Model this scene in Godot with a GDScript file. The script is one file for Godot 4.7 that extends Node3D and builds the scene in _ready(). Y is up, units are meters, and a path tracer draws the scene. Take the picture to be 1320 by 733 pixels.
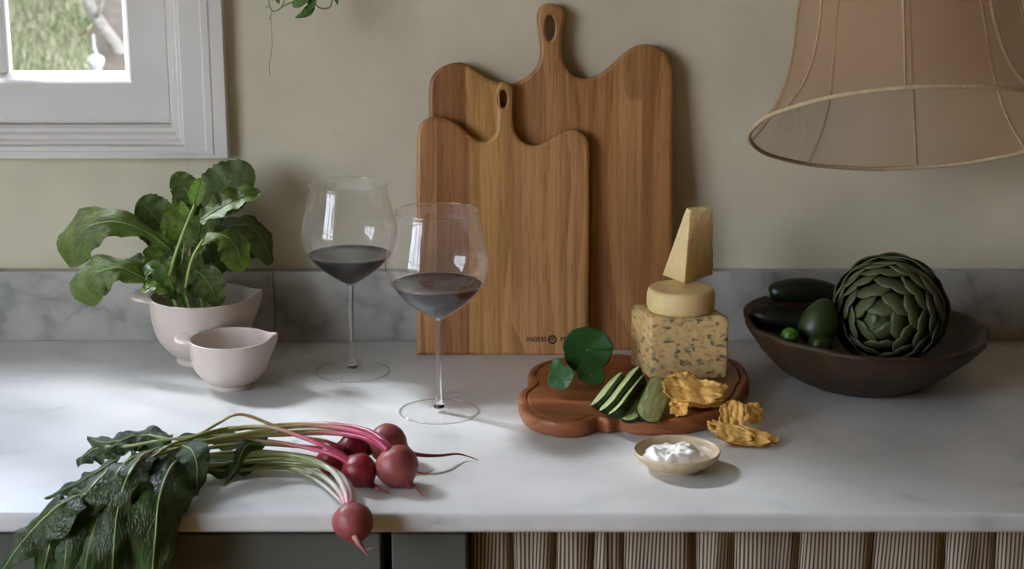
extends Node3D
# A kitchen worktop by a window: two glasses of red wine, oak boards, cheeses, beetroot, greens.
# Metres, y up. The worktop's top is y 0.9, the tiled upstand's face is z 0, the room lies towards +z.

var used := {}
var rng := RandomNumberGenerator.new()
var bump_noise := FastNoiseLite.new()
var M := {}

# ---------------------------------------------------------------- nodes
func numbered(called: String) -> String:
	if not used.has(called):
		used[called] = 0
		return called
	used[called] += 1
	return "%s_%03d" % [called, used[called]]

func tag(o: Node3D, label: String, category: String, group := "", kind := "") -> void:
	if label: o.set_meta("label", label)
	if category: o.set_meta("category", category)
	if group: o.set_meta("group", group)
	if kind: o.set_meta("kind", kind)

func thing(called: String, at: Vector3, label: String, category: String, group := "") -> Node3D:
	var o := Node3D.new()
	o.name = numbered(called)
	o.position = at
	add_child(o)
	tag(o, label, category, group)
	return o

# shapes are given in the room's coordinates; a part is moved back by its thing's place
func part(parent: Node3D, called: String, st: SurfaceTool, m: Material, label := "") -> MeshInstance3D:
	var o := MeshInstance3D.new()
	o.name = called
	st.generate_normals()
	o.mesh = st.commit()
	o.material_override = m
	if parent.get_parent() == self:
		o.position = -parent.position
	parent.add_child(o, true)
	if label: o.set_meta("label", label)
	return o

func solid(called: String, st: SurfaceTool, m: Material) -> MeshInstance3D:
	var o := MeshInstance3D.new()
	o.name = numbered(called)
	st.generate_normals()
	o.mesh = st.commit()
	o.material_override = m
	add_child(o)
	return o

func structure(called: String, st: SurfaceTool, m: Material, label := "") -> MeshInstance3D:
	var o := solid(called, st, m)
	o.set_meta("kind", "structure")
	if label: o.set_meta("label", label)
	return o

# ---------------------------------------------------------------- shapes
func begin(smooth := true) -> SurfaceTool:
	var s := SurfaceTool.new()
	s.begin(Mesh.PRIMITIVE_TRIANGLES)
	s.set_smooth_group(0 if smooth else -1)
	return s

func vert(s: SurfaceTool, p: Vector3, uv: Vector2, c := Color.WHITE) -> void:
	s.set_color(c)
	s.set_uv(uv)
	s.add_vertex(p)

# a, b, c run counter-clockwise seen from outside
func tri(s: SurfaceTool, a: Vector3, b: Vector3, c: Vector3, ua := Vector2.ZERO, ub := Vector2.ZERO, uc := Vector2.ZERO) -> void:
	vert(s, a, ua); vert(s, c, uc); vert(s, b, ub)

func grid(s: SurfaceTool, rows: Array, flip := false, colors: Array = []) -> void:
	var m := rows.size() - 1
	for i in m:
		var p: PackedVector3Array = rows[i]
		var q: PackedVector3Array = rows[i + 1]
		var n := p.size() - 1
		var ca: Color = colors[i] if colors else Color.WHITE
		var cb: Color = colors[i + 1] if colors else Color.WHITE
		for j in n:
			var va := float(i) / m
			var vb := float(i + 1) / m
			var ua := float(j) / n
			var ub := float(j + 1) / n
			var a := p[j]
			var b := q[j]
			var c := q[j + 1]
			var d := p[j + 1]
			if flip:
				vert(s, a, Vector2(ua, va), ca); vert(s, b, Vector2(ua, vb), cb); vert(s, c, Vector2(ub, vb), cb)
				vert(s, a, Vector2(ua, va), ca); vert(s, c, Vector2(ub, vb), cb); vert(s, d, Vector2(ub, va), ca)
			else:
				vert(s, a, Vector2(ua, va), ca); vert(s, c, Vector2(ub, vb), cb); vert(s, b, Vector2(ua, vb), cb)
				vert(s, a, Vector2(ua, va), ca); vert(s, d, Vector2(ub, va), ca); vert(s, c, Vector2(ub, vb), cb)

# a sheet with thickness: both faces and the edge between them
func sheet(s: SurfaceTool, rows: Array, thick: float) -> void:
	var m := rows.size()
	var top := []
	var low := []
	for i in m:
		var r: PackedVector3Array = rows[i]
		var n := r.size()
		var a := PackedVector3Array()
		var b := PackedVector3Array()
		for j in n:
			var du: Vector3 = r[mini(j + 1, n - 1)] - r[maxi(j - 1, 0)]
			var dv: Vector3 = rows[mini(i + 1, m - 1)][j] - rows[maxi(i - 1, 0)][j]
			var nn := du.cross(dv).normalized() * thick * 0.5
			a.append(r[j] + nn)
			b.append(r[j] - nn)
		top.append(a)
		low.append(b)
	grid(s, top, true)
	grid(s, low)
	var last: int = rows[0].size() - 1
	for i in m - 1:
		tri(s, top[i][0], top[i + 1][0], low[i + 1][0]); tri(s, top[i][0], low[i + 1][0], low[i][0])
		tri(s, top[i][last], low[i][last], low[i + 1][last]); tri(s, top[i][last], low[i + 1][last], top[i + 1][last])
	for j in last:
		tri(s, top[0][j], low[0][j], low[0][j + 1]); tri(s, top[0][j], low[0][j + 1], top[0][j + 1])
		tri(s, top[m - 1][j], low[m - 1][j + 1], low[m - 1][j]); tri(s, top[m - 1][j], top[m - 1][j + 1], low[m - 1][j + 1])

# profile points are (radius, height), going up the outside and down the inside
func lathe(s: SurfaceTool, profile: Array, at := Vector3.ZERO, seg := 64, bend: Variant = null) -> void:
	var rows := []
	for p in profile:
		var r := PackedVector3Array()
		for j in seg + 1:
			var a := TAU * float(j % seg) / seg
			var v := Vector3(p.x * cos(a), p.y, p.x * sin(a))
			if bend != null: v = bend.call(v, a)
			r.append(at + v)
		rows.append(r)
	grid(s, rows)

func smooth2(pts: Array, n: int) -> Array:
	var out := []
	var k := pts.size()
	for i in k - 1:
		var a: Vector2 = pts[maxi(i - 1, 0)]
		var d: Vector2 = pts[mini(i + 2, k - 1)]
		for j in n:
			out.append((pts[i] as Vector2).cubic_interpolate(pts[i + 1], a, d, float(j) / n))
	out.append(pts[k - 1])
	return out

func ring2(pts: Array, n: int) -> Array:
	var out := []
	var k := pts.size()
	for i in k:
		for j in n:
			out.append((pts[i] as Vector2).cubic_interpolate(pts[(i + 1) % k], pts[(i + k - 1) % k], pts[(i + 2) % k], float(j) / n))
	return out

func spline(pts: Array, n: int) -> PackedVector3Array:
	var out := PackedVector3Array()
	var k := pts.size()
	for i in n + 1:
		var t := float(i) / n * (k - 1)
		var j := mini(int(t), k - 2)
		var a: Vector3 = pts[maxi(j - 1, 0)]
		var d: Vector3 = pts[mini(j + 2, k - 1)]
		out.append((pts[j] as Vector3).cubic_interpolate(pts[j + 1], a, d, t - j))
	return out

func tube(s: SurfaceTool, path: PackedVector3Array, r0: float, r1: float, seg := 8, colors: Array = [], flat := 1.0) -> void:
	var rows := []
	var cols := []
	var n := path.size()
	var t0 := (path[1] - path[0]).normalized()
	var side := t0.cross(Vector3.UP if absf(t0.y) < 0.9 else Vector3.RIGHT).normalized()
	for i in n:
		var t := (path[mini(i + 1, n - 1)] - path[maxi(i - 1, 0)]).normalized()
		side = (side - t * side.dot(t)).normalized()
		var b := side.cross(t)
		var r := lerpf(r0, r1, float(i) / (n - 1))
		var ring := PackedVector3Array()
		for j in seg + 1:
			var a := TAU * float(j % seg) / seg
			ring.append(path[i] + side * cos(a) * r + b * sin(a) * r * flat)
		if i == 0 or i == n - 1:
			var dot := PackedVector3Array()
			for j in seg + 1: dot.append(path[i])
			if i == 0: rows.append(dot)
			rows.append(ring)
			if i == n - 1: rows.append(dot)
			cols.append(i); cols.append(i)
		else:
			rows.append(ring)
			cols.append(i)
	var cc := []
	if colors:
		for i in cols:
			var f := float(i) / (n - 1) * (colors.size() - 1)
			var k := mini(int(f), colors.size() - 2)
			cc.append((colors[k] as Color).lerp(colors[k + 1], f - k))
	grid(s, rows, false, cc)

# box with rounded edges; bend maps each point; parts of the flat faces are divided for uneven surfaces
func rbox(s: SurfaceTool, size: Vector3, r: float, at := Vector3.ZERO, arc := 2, flats := 1, bend: Variant = null) -> void:
	var h := size * 0.5
	for axis in 3:
		for sgn in [-1.0, 1.0]:
			var ua := (axis + 1) % 3
			var va := (axis + 2) % 3
			var us := cuts(h[ua], r, arc, flats)
			var vs := cuts(h[va], r, arc, flats)
			var rows := []
			for u in us:
				var row := PackedVector3Array()
				for v in vs:
					var p := Vector3.ZERO
					p[axis] = h[axis] * sgn
					p[ua] = u
					p[va] = v
					var q := p.clamp(-(h - Vector3.ONE * r), h - Vector3.ONE * r)
					p = q + (p - q).normalized() * r
					if bend != null: p = bend.call(p)
					row.append(at + p)
				rows.append(row)
			grid(s, rows, sgn > 0)

func cuts(h: float, r: float, arc: int, flats: int) -> Array:
	var out := []
	for i in arc: out.append(-h + r - r * tan(PI / 4 * (1.0 - float(i) / arc)))
	for i in flats + 1: out.append(lerpf(-h + r, h - r, float(i) / flats))
	for i in arc: out.append(h - r + r * tan(PI / 4 * float(i + 1) / arc))
	return out

func plate_frame(o: Vector3, x: Vector3, y: Vector3) -> Transform3D:
	var bx := x.normalized()
	var by := (y - bx * y.dot(bx)).normalized()
	return Transform3D(Basis(bx, by, bx.cross(by)), o)

func inset(ring: Array, d: float) -> Array:
	var n := ring.size()
	var out := []
	for i in n:
		var t: Vector2 = ((ring[(i + 1) % n] as Vector2) - ring[(i + n - 1) % n]).normalized()
		out.append((ring[i] as Vector2) + Vector2(-t.y, t.x) * d)
	return out

# flat polygon (counter-clockwise) as triangles at height z of a frame
func face(s: SurfaceTool, poly: PackedVector2Array, f: Transform3D, z: float, uvs: Transform2D, back := false) -> void:
	var ids := Geometry2D.triangulate_polygon(poly)
	for k in range(0, ids.size(), 3):
		var a := poly[ids[k]]
		var b := poly[ids[k + 1]]
		var c := poly[ids[k + 2]]
		if ((b - a).cross(c - a) < 0) != back:
			var w := b
			b = c
			c = w
		tri(s, f * Vector3(a.x, a.y, z), f * Vector3(b.x, b.y, z), f * Vector3(c.x, c.y, z), uvs * a, uvs * b, uvs * c)

# the rounded rim of a plate; keep(x) says which stretches belong to this mesh
func rim(s: SurfaceTool, ring: Array, f: Transform3D, thick: float, r: float, uvs: Transform2D, lo := -99.0, hi := 99.0) -> void:
	var steps := [[r, 0.0], [r * 0.3, r * 0.3], [0.0, r], [0.0, thick - r], [r * 0.3, thick - r * 0.3], [r, thick]]
	var n := ring.size()
	for k in steps.size() - 1:
		var p := inset(ring, steps[k][0])
		var q := inset(ring, steps[k + 1][0])
		for i in n:
			var j := (i + 1) % n
			var mid: float = (ring[i].x + ring[j].x) * 0.5
			if mid < lo or mid >= hi: continue
			var a: Vector3 = f * Vector3(p[i].x, p[i].y, -steps[k][1])
			var b: Vector3 = f * Vector3(q[i].x, q[i].y, -steps[k + 1][1])
			var c: Vector3 = f * Vector3(q[j].x, q[j].y, -steps[k + 1][1])
			var d: Vector3 = f * Vector3(p[j].x, p[j].y, -steps[k][1])
			var w := Vector2(0, steps[k][1])
			tri(s, a, b, c, uvs * (p[i] + w), uvs * (q[i] + w), uvs * (q[j] + w))
			tri(s, a, c, d, uvs * (p[i] + w), uvs * (q[j] + w), uvs * (p[j] + w))

# rows of a leaf along a spine. face: the way its upper side looks. shape(t) gives the half width
func leaf_rows(spine: Array, width: float, face_a: Vector3, face_b: Vector3, shape: Callable, cup := 0.2, ruffle := 0.1, waves := 5.0, seed_at := 0.0, jag := 0.05, along := 26, across := 10) -> Array:
	var path := spline(spine, along)
	var rows := []
	for i in along + 1:
		var t := float(i) / along
		var dir := (path[mini(i + 1, along)] - path[maxi(i - 1, 0)]).normalized()
		var up := face_a.lerp(face_b, t)
		var side := dir.cross(up).normalized()
		up = side.cross(dir).normalized()
		var w: float = shape.call(t) * width
		var row := PackedVector3Array()
		for j in across + 1:
			var x := 2.0 * j / across - 1.0
			var ww: float = w * (1.0 + jag * (0.6 * sin(t * 61.0 + seed_at * 3.0 + signf(x)) + 0.5 * sin(t * 97.0 + seed_at)))
			var lift := cup * x * x * w + ruffle * width * x * x * sin(waves * TAU * t + seed_at + signf(x) * 1.3) * minf(1.0, 4.0 * (1.0 - t) + 0.3)
			lift += ruffle * width * 0.35 * bump_noise.get_noise_3d(t * 120.0 + seed_at * 50.0, x * 60.0, seed_at * 9.0)
			row.append(path[i] + side * x * ww + up * lift)
		rows.append(row)
	return rows

func round_leaf(t: float) -> float: return pow(sin(PI * clampf(pow(t, 0.8) * 0.97 + 0.02, 0, 1)), 0.6)
func long_leaf(t: float) -> float: return pow(sin(PI * clampf(pow(t, 0.62) * 0.98 + 0.015, 0, 1)), 0.75)
func lobed_leaf(t: float) -> float: return pow(sin(PI * clampf(pow(t, 1.35) * 0.96 + 0.03, 0, 1)), 0.6) * (1.0 + 0.10 * sin(t * 22.0))
func paddle_leaf(t: float) -> float: return maxf(0.14 * (1.0 - t), pow(sin(PI * clampf(pow(t, 2.0) * 0.97 + 0.02, 0, 1)), 0.62) * (1.0 + 0.06 * sin(t * 24.0)))
func spear_leaf(t: float) -> float: return sin(PI * clampf(pow(t, 0.8), 0.02, 0.995))

# ---------------------------------------------------------------- materials
func mat(color: Color, rough := 0.7, called := "") -> StandardMaterial3D:
	var m := StandardMaterial3D.new()
	m.albedo_color = color
	m.roughness = rough
	m.resource_name = called
	return m

func noise_of(seed_at: int, freq: float, octaves := 4, kind := FastNoiseLite.TYPE_SIMPLEX_SMOOTH, fractal := FastNoiseLite.FRACTAL_FBM) -> FastNoiseLite:
	var n := FastNoiseLite.new()
	n.seed = seed_at
	n.frequency = freq
	n.noise_type = kind
	n.fractal_type = fractal
	n.fractal_octaves = octaves
	return n

func ntex(n: FastNoiseLite, size: int, stops: Array = [], colors: Array = []) -> NoiseTexture2D:
	var t := NoiseTexture2D.new()
	t.width = size
	t.height = size
	t.seamless = true
	t.noise = n
	if stops:
		var g := Gradient.new()
		g.offsets = PackedFloat32Array(stops)
		g.colors = PackedColorArray(colors)
		t.color_ramp = g
	return t

func grey(v: float) -> Color: return Color(v, v, v)

func relief(m: StandardMaterial3D, t: Texture2D, cm: float) -> void:
	m.heightmap_enabled = true
	m.heightmap_texture = t
	m.heightmap_scale = cm

func spread(m: StandardMaterial3D, scale: float, in_world := true) -> void:
	m.uv1_triplanar = true
	m.uv1_world_triplanar = in_world
	m.uv1_scale = Vector3.ONE * scale

# oak or beech: long grain along v, cathedral arches, pores
func wood_image(seed_at: int, light: Color, dark: Color, w := 512, h := 1024, pore := 0.4, arch := 2.0) -> ImageTexture:
	var im := Image.create(w, h, false, Image.FORMAT_RGB8)
	var warp := noise_of(seed_at, 1.0, 3)
	var fine := noise_of(seed_at + 7, 1.0, 2)
	for y in h:
		for x in w:
			var u := float(x) / w
			var v := float(y) / h
			var bend := warp.get_noise_2d(u * 1.6, v * 0.42)
			var ring := fposmod(u * 13.0 + bend * arch, 1.0)
			var g := smoothstep(0.1, 0.95, ring) * (1.0 - smoothstep(0.95, 1.0, ring)) * 0.42
			g += 0.30 * (fine.get_noise_2d(u * 60.0, v * 2.2) + 0.25) + 0.25 * warp.get_noise_2d(u * 3.0 + 9.0, v * 0.5)
			var p := fine.get_noise_2d(u * 190.0, v * 9.0 + 40.0)
			if p > 0.28: g += pore * minf(1.0, (p - 0.28) * 4.0)
			im.set_pixel(x, y, light.lerp(dark, clampf(g, 0.0, 1.0)))
	return ImageTexture.create_from_image(im)

func leaf_image() -> ImageTexture:
	var im := Image.create(256, 512, false, Image.FORMAT_RGB8)
	var n := noise_of(5, 0.03, 4)
	var blot := noise_of(6, 0.012, 3)
	for y in 512:
		for x in 256:
			var t := y / 511.0
			var a := absf(x / 255.0 * 2.0 - 1.0)
			var rib := clampf(1.0 - a / (0.05 * (1.15 - t)), 0, 1)
			var f := fposmod(t * 8.0 - a * 2.3 + 0.05 * n.get_noise_2d(x, y), 1.0)
			var vein := clampf(1.0 - absf(f - 0.5) / 0.05, 0, 1) * (1.0 - a * 0.6)
			var g := 0.66 + 0.13 * n.get_noise_2d(x * 2.0, y * 2.0) + 0.16 * blot.get_noise_2d(x, y)
			g = lerpf(g, 0.97, maxf(rib, vein * 0.45))
			im.set_pixel(x, y, grey(clampf(g, 0, 1)))
	return ImageTexture.create_from_image(im)

func flesh_image() -> ImageTexture:
	var im := Image.create(128, 256, false, Image.FORMAT_RGB8)
	var n := noise_of(95, 0.03, 4)
	for y in 256:
		for x in 128:
			var a := absf(x / 127.0 * 2.0 - 1.0)
			var e := maxf(a, pow(absf(y / 255.0 * 2.0 - 1.0), 3.0))
			var c := Color(0.80, 0.88, 0.58).lerp(Color(0.87, 0.92, 0.66), smoothstep(0.2, 0.55, a))
			c = c.lerp(Color(0.62, 0.76, 0.38), smoothstep(0.78, 0.92, e)).lerp(Color(0.20, 0.33, 0.11), smoothstep(0.92, 0.99, e))
			var seedy := n.get_noise_2d(x * 1.5, y * 0.5)
			c = c * (0.93 + 0.22 * seedy)
			if a < 0.5 and seedy > 0.18: c = c.lerp(Color(0.80, 0.83, 0.60), 0.4)
			c.a = 1.0
			im.set_pixel(x, y, c)
	return ImageTexture.create_from_image(im)

func leaf_mat(color: Color, glow: Color, rough := 0.4, bumps := 0.12) -> StandardMaterial3D:
	var m := mat(color, rough)
	m.albedo_texture = M.leaf_tex
	relief(m, M.leaf_tex, bumps)
	m.backlight_enabled = true
	m.backlight = glow
	return m

func make_materials() -> void:
	M.leaf_tex = leaf_image()
	# marble: pale body, soft cloudy veins
	var vein := noise_of(11, 0.0035, 5, FastNoiseLite.TYPE_SIMPLEX_SMOOTH, FastNoiseLite.FRACTAL_RIDGED)
	vein.domain_warp_enabled = true
	vein.domain_warp_amplitude = 60.0
	vein.domain_warp_frequency = 0.004
	var vt := ntex(vein, 1024, [0.0, 0.5, 0.78, 0.92, 1.0], [grey(0.95), grey(0.94), Color(0.92, 0.925, 0.92), Color(0.86, 0.87, 0.87), Color(0.78, 0.80, 0.80)])
	var cloud := ntex(noise_of(12, 0.006, 5), 512, [0.0, 0.45, 0.75, 1.0], [Color(0.86, 0.87, 0.875), Color(0.95, 0.955, 0.955), Color(1, 1, 1), Color(1, 1, 1)])
	M.marble = mat(Color(0.95, 0.94, 0.925), 0.36, "marble")
	M.marble.albedo_texture = vt
	spread(M.marble, 0.9)
	M.marble.detail_enabled = true
	M.marble.detail_albedo = cloud
	M.marble.detail_blend_mode = BaseMaterial3D.BLEND_MODE_MUL
	M.slab = mat(Color(0.78, 0.765, 0.735), 0.42, "marble darkened for shade")  # the worktop's marble again, with the upstand's shade put into its colour
	M.slab.albedo_texture = ntex(vein, 1024, [0.0, 0.35, 0.62, 0.82, 1.0], [grey(0.97), grey(0.95), Color(0.90, 0.905, 0.90), Color(0.78, 0.79, 0.785), Color(0.66, 0.68, 0.67)])
	spread(M.slab, 1.9)
	M.slab.detail_enabled = true
	M.slab.detail_albedo = cloud
	M.slab.detail_blend_mode = BaseMaterial3D.BLEND_MODE_MUL
	# walls
	var plaster := ntex(noise_of(21, 0.02, 5), 512)
	M.wall = mat(Color(0.87, 0.835, 0.735), 0.85, "limewash")
	M.wall.albedo_texture = ntex(noise_of(22, 0.006, 5), 512, [0.0, 1.0], [grey(0.93), grey(1.0)])
	spread(M.wall, 1.3)
	relief(M.wall, plaster, 0.15)
	M.white = mat(Color(0.91, 0.895, 0.87), 0.4, "white gloss paint")
	M.white.albedo_texture = ntex(noise_of(23, 0.01, 4), 256, [0.0, 1.0], [grey(0.95), grey(1.0)])
	spread(M.white, 2.0)
	M.ceiling = mat(Color(0.70, 0.69, 0.65), 0.9)
	M.far_wall = mat(Color(0.53, 0.41, 0.225), 0.85, "tan paint")
	M.floor = mat(Color(0.55, 0.41, 0.26), 0.6)
	M.cabinet = mat(Color(0.345, 0.365, 0.325), 0.55, "grey green paint")
	M.dark = mat(Color(0.08, 0.08, 0.075), 0.8)
	M.pane = mat(Color(1, 1, 1, 0.04), 0.0, "window pane")
	M.pane.transparency = BaseMaterial3D.TRANSPARENCY_ALPHA
	# wood
	M.oak = []
	var ta := wood_image(31, Color(0.78, 0.585, 0.38), Color(0.55, 0.37, 0.215), 512, 1024, 0.4, 1.4)
	var tb := wood_image(47, Color(0.79, 0.60, 0.39), Color(0.56, 0.375, 0.215), 512, 1024, 0.4, 5.0)
	for tint in [Color(0.97, 0.95, 0.93), Color(0.82, 0.74, 0.68), Color(1.0, 1.0, 0.90), Color(0.91, 0.86, 0.80)]:
		for t in [ta, tb]:
			var m := mat(tint, 0.5, "oiled oak")
			m.albedo_texture = t
			relief(m, t, 0.03)
			M.oak.append(m)
	M.beech = mat(Color(0.88, 0.765, 0.655), 0.45, "oiled reddish wood")
	M.beech.albedo_texture = wood_image(63, Color(0.76, 0.55, 0.40), Color(0.60, 0.39, 0.26), 512, 512, 0.25)
	M.groove = mat(Color(0.44, 0.27, 0.18), 0.5)
	M.old_wood = mat(Color(0.37, 0.34, 0.26), 0.62, "worn dark wood")
	M.old_wood.albedo_texture = ntex(noise_of(71, 0.012, 5), 512, [0.0, 0.35, 0.65, 1.0], [Color(0.34, 0.27, 0.21), Color(0.52, 0.41, 0.31), Color(0.72, 0.58, 0.43), Color(0.98, 0.82, 0.62)])
	spread(M.old_wood, 4.0, false)
	M.old_wood.uv1_scale = Vector3(3.0, 14.0, 3.0)
	relief(M.old_wood, M.old_wood.albedo_texture, 0.08)
	M.ink = mat(Color(0.17, 0.11, 0.07), 0.7)
	# glass
	M.sheet = mat(Color(1, 1, 1, 0.02), 0.0, "thin glass")
	M.sheet.transparency = BaseMaterial3D.TRANSPARENCY_ALPHA
	M.sheet.metallic_specular = 0.42
	M.glass = mat(Color(1, 1, 1, 0.0), 0.0, "solid glass")
	M.glass.transparency = BaseMaterial3D.TRANSPARENCY_ALPHA
	M.glass.refraction_enabled = true
	M.glass.refraction_scale = 0.05
	M.wine = mat(Color(0.07, 0.004, 0.010, 0.0), 0.02, "red wine")
	M.wine.transparency = BaseMaterial3D.TRANSPARENCY_ALPHA
	M.wine.refraction_enabled = true
	M.wine.refraction_scale = 0.034
	M.wine.metallic_specular = 0.33
	# crockery
	M.blush = mat(Color(0.79, 0.74, 0.695), 0.34, "blush melamine")
	M.cream_glaze = mat(Color(0.80, 0.71, 0.57), 0.4, "cream stoneware")
	M.cream_glaze.albedo_texture = ntex(noise_of(81, 0.03, 4), 256, [0.0, 0.5, 1.0], [grey(0.9), grey(0.97), grey(1.0)])
	spread(M.cream_glaze, 8.0, false)
	M.cream = mat(Color(0.94, 0.93, 0.89), 0.5, "cream")
	# food
	var mould := noise_of(91, 0.02, 6, FastNoiseLite.TYPE_SIMPLEX_SMOOTH)
	mould.domain_warp_enabled = true
	mould.domain_warp_amplitude = 40.0
	mould.domain_warp_frequency = 0.02
	var mt := ntex(mould, 512, [0.0, 0.17, 0.25, 0.34, 0.52, 0.72, 1.0], [Color(0.30, 0.33, 0.25), Color(0.42, 0.43, 0.31), Color(0.66, 0.59, 0.41), Color(0.82, 0.70, 0.48), Color(0.89, 0.77, 0.53), Color(0.86, 0.72, 0.48), Color(0.66, 0.51, 0.32)])
	M.blue_cheese = mat(Color(1, 1, 1), 0.6, "blue veined cheese")
	M.blue_cheese.albedo_texture = mt
	spread(M.blue_cheese, 7.0, false)
	M.blue_cheese.uv1_scale = Vector3(5.5, 8.0, 5.5)
	relief(M.blue_cheese, mt, 0.12)
	M.pale_cheese = mat(Color(0.96, 0.85, 0.60), 0.5, "pale cheese rind")
	var pt := ntex(noise_of(93, 0.03, 4), 256, [0.0, 0.5, 1.0], [grey(0.92), grey(0.97), grey(1.0)])
	M.pale_cheese.albedo_texture = pt
	spread(M.pale_cheese, 9.0, false)
	relief(M.pale_cheese, pt, 0.05)
	M.hard_cheese = mat(Color(0.97, 0.87, 0.63), 0.5, "hard cheese")
	M.hard_cheese.albedo_texture = pt
	spread(M.hard_cheese, 16.0, false)
	relief(M.hard_cheese, pt, 0.12)
	for k in ["blue_cheese", "pale_cheese", "hard_cheese"]:
		M[k].subsurf_scatter_enabled = true
		M[k].subsurf_scatter_strength = 0.12
	M.rind = mat(Color(0.70, 0.55, 0.33), 0.6)
	M.cuke_flesh = mat(Color(1, 1, 1), 0.32, "cucumber flesh")
	M.cuke_flesh.albedo_texture = flesh_image()
	M.cuke_skin = mat(Color(0.10, 0.19, 0.07), 0.3, "cucumber skin")
	M.cuke_skin.albedo_texture = ntex(noise_of(96, 0.02, 3), 256, [0.0, 1.0], [grey(0.7), grey(1.0)])
	spread(M.cuke_skin, 9.0, false)
	M.crisp = mat(Color(0.99, 0.81, 0.46), 0.55, "toasted crisp")
	M.crisp.albedo_texture = ntex(noise_of(97, 0.02, 5), 512, [0.0, 0.4, 0.7, 1.0], [Color(0.84, 0.72, 0.58), Color(0.94, 0.88, 0.78), Color(1, 1, 1), Color(1, 1, 0.95)])
	spread(M.crisp, 10.0, false)
	relief(M.crisp, M.crisp.albedo_texture, 0.10)
	M.crisp.backlight_enabled = true
	M.crisp.backlight = Color(0.45, 0.28, 0.10)
	M.artichoke = mat(Color(0.36, 0.39, 0.25), 0.5, "artichoke bract")
	M.artichoke.albedo_texture = ntex(noise_of(98, 0.015, 4), 256, [0.0, 0.5, 1.0], [Color(0.72, 0.74, 0.7), Color(0.9, 0.9, 0.86), Color(1, 1, 1)])
	spread(M.artichoke, 10.0, false)
	M.courgette = mat(Color(0.07, 0.105, 0.05), 0.38, "dark green skin")
	M.courgette.albedo_texture = ntex(noise_of(99, 0.03, 4), 256, [0.0, 0.7, 1.0], [grey(0.65), grey(0.9), Color(1, 1, 1)])
	spread(M.courgette, 8.0, false)
	M.avocado = mat(Color(0.20, 0.26, 0.10), 0.45, "green pear skin")
	M.avocado.albedo_texture = M.courgette.albedo_texture
	spread(M.avocado, 14.0, false)
	M.lime = mat(Color(0.27, 0.44, 0.15), 0.35)
	M.olive_lime = mat(Color(0.16, 0.22, 0.08), 0.4)
	M.green = leaf_mat(Color(0.56, 0.66, 0.28), Color(0.50, 0.66, 0.18), 0.5, 0.2)
	M.deep_green = leaf_mat(Color(0.46, 0.555, 0.235), Color(0.40, 0.55, 0.14), 0.5, 0.2)
	M.young_green = leaf_mat(Color(0.62, 0.76, 0.27), Color(0.55, 0.75, 0.18), 0.45)
	M.sheen_green = leaf_mat(Color(0.55, 0.66, 0.40), Color(0.4, 0.55, 0.2), 0.3)  # paler leaf, its whitish sky reflection put into the colour
	M.beet_green = leaf_mat(Color(0.37, 0.48, 0.25), Color(0.50, 0.74, 0.14), 0.33, 0.45)
	M.vine_green = leaf_mat(Color(0.50, 0.68, 0.28), Color(0.35, 0.55, 0.12), 0.45)
	M.nasturtium = leaf_mat(Color(0.13, 0.29, 0.11), Color(0.15, 0.35, 0.06), 0.5)
	M.stem = mat(Color(0.42, 0.55, 0.25), 0.5, "green stem")
	M.stem_light = mat(Color(0.58, 0.68, 0.36), 0.5, "pale green stem")
	M.rib = mat(Color(0.60, 0.70, 0.42), 0.35, "pale leaf rib")
	M.stalk = mat(Color(1, 1, 1), 0.3, "beet stalk")
	M.stalk.vertex_color_use_as_albedo = true
	M.beet = mat(Color(0.56, 0.13, 0.18), 0.42, "beetroot skin")
	var bt := ntex(noise_of(101, 0.02, 5), 256, [0.0, 0.4, 0.75, 1.0], [Color(0.72, 0.62, 0.6), Color(0.9, 0.85, 0.85), Color(1, 1, 1), Color(1, 1, 1)])
	M.beet.albedo_texture = bt
	spread(M.beet, 9.0, false)
	relief(M.beet, bt, 0.05)
	M.beet_pale = mat(Color(0.63, 0.32, 0.31), 0.45, "dusty beetroot skin")
	M.beet_pale.albedo_texture = bt
	spread(M.beet_pale, 9.0, false)
	relief(M.beet_pale, bt, 0.05)
	M.taproot = mat(Color(0.62, 0.33, 0.31), 0.55)
	M.pale_root = mat(Color(0.78, 0.54, 0.49), 0.55)
	M.leaf_rib = mat(Color(0.38, 0.51, 0.22), 0.5, "leaf rib")
	# lamp
	M.gauze = mat(Color(0.76, 0.58, 0.41, 0.42), 0.9, "gauze")
	M.gauze.transparency = BaseMaterial3D.TRANSPARENCY_ALPHA
	M.gauze.backlight_enabled = true
	M.gauze.backlight = Color(0.5, 0.4, 0.3)
	M.tape = mat(Color(0.84, 0.75, 0.60), 0.8, "bias tape")
	M.tape.albedo_texture = ntex(noise_of(111, 0.04, 3), 128, [0.0, 1.0], [grey(0.8), grey(1.0)])
	spread(M.tape, 20.0, false)
	M.brass = mat(Color(0.55, 0.44, 0.24), 0.35)
	M.brass.metallic = 1.0
	# cloth
	var im := Image.create(64, 8, false, Image.FORMAT_RGB8)
	for x in 64:
		var f := smoothstep(0.30, 0.42, x / 64.0) - smoothstep(0.86, 0.98, x / 64.0)
		for y in 8: im.set_pixel(x, y, Color(0.30, 0.26, 0.22).lerp(Color(0.74, 0.69, 0.60), f))
	M.ticking = mat(Color(1, 1, 1), 0.9, "ticking stripe cloth")
	M.ticking.albedo_texture = ImageTexture.create_from_image(im)
	# garden
	M.soil = mat(Color(0.43, 0.365, 0.285), 0.95)
	M.soil.albedo_texture = ntex(noise_of(121, 0.02, 5), 512, [0.0, 1.0], [grey(0.6), grey(1.0)])
	spread(M.soil, 0.7)
	M.grass = mat(Color(1, 1, 1), 0.8)
	M.grass.vertex_color_use_as_albedo = true
	M.vine_green_plain = mat(Color(0.19, 0.27, 0.105), 0.7)
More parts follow.
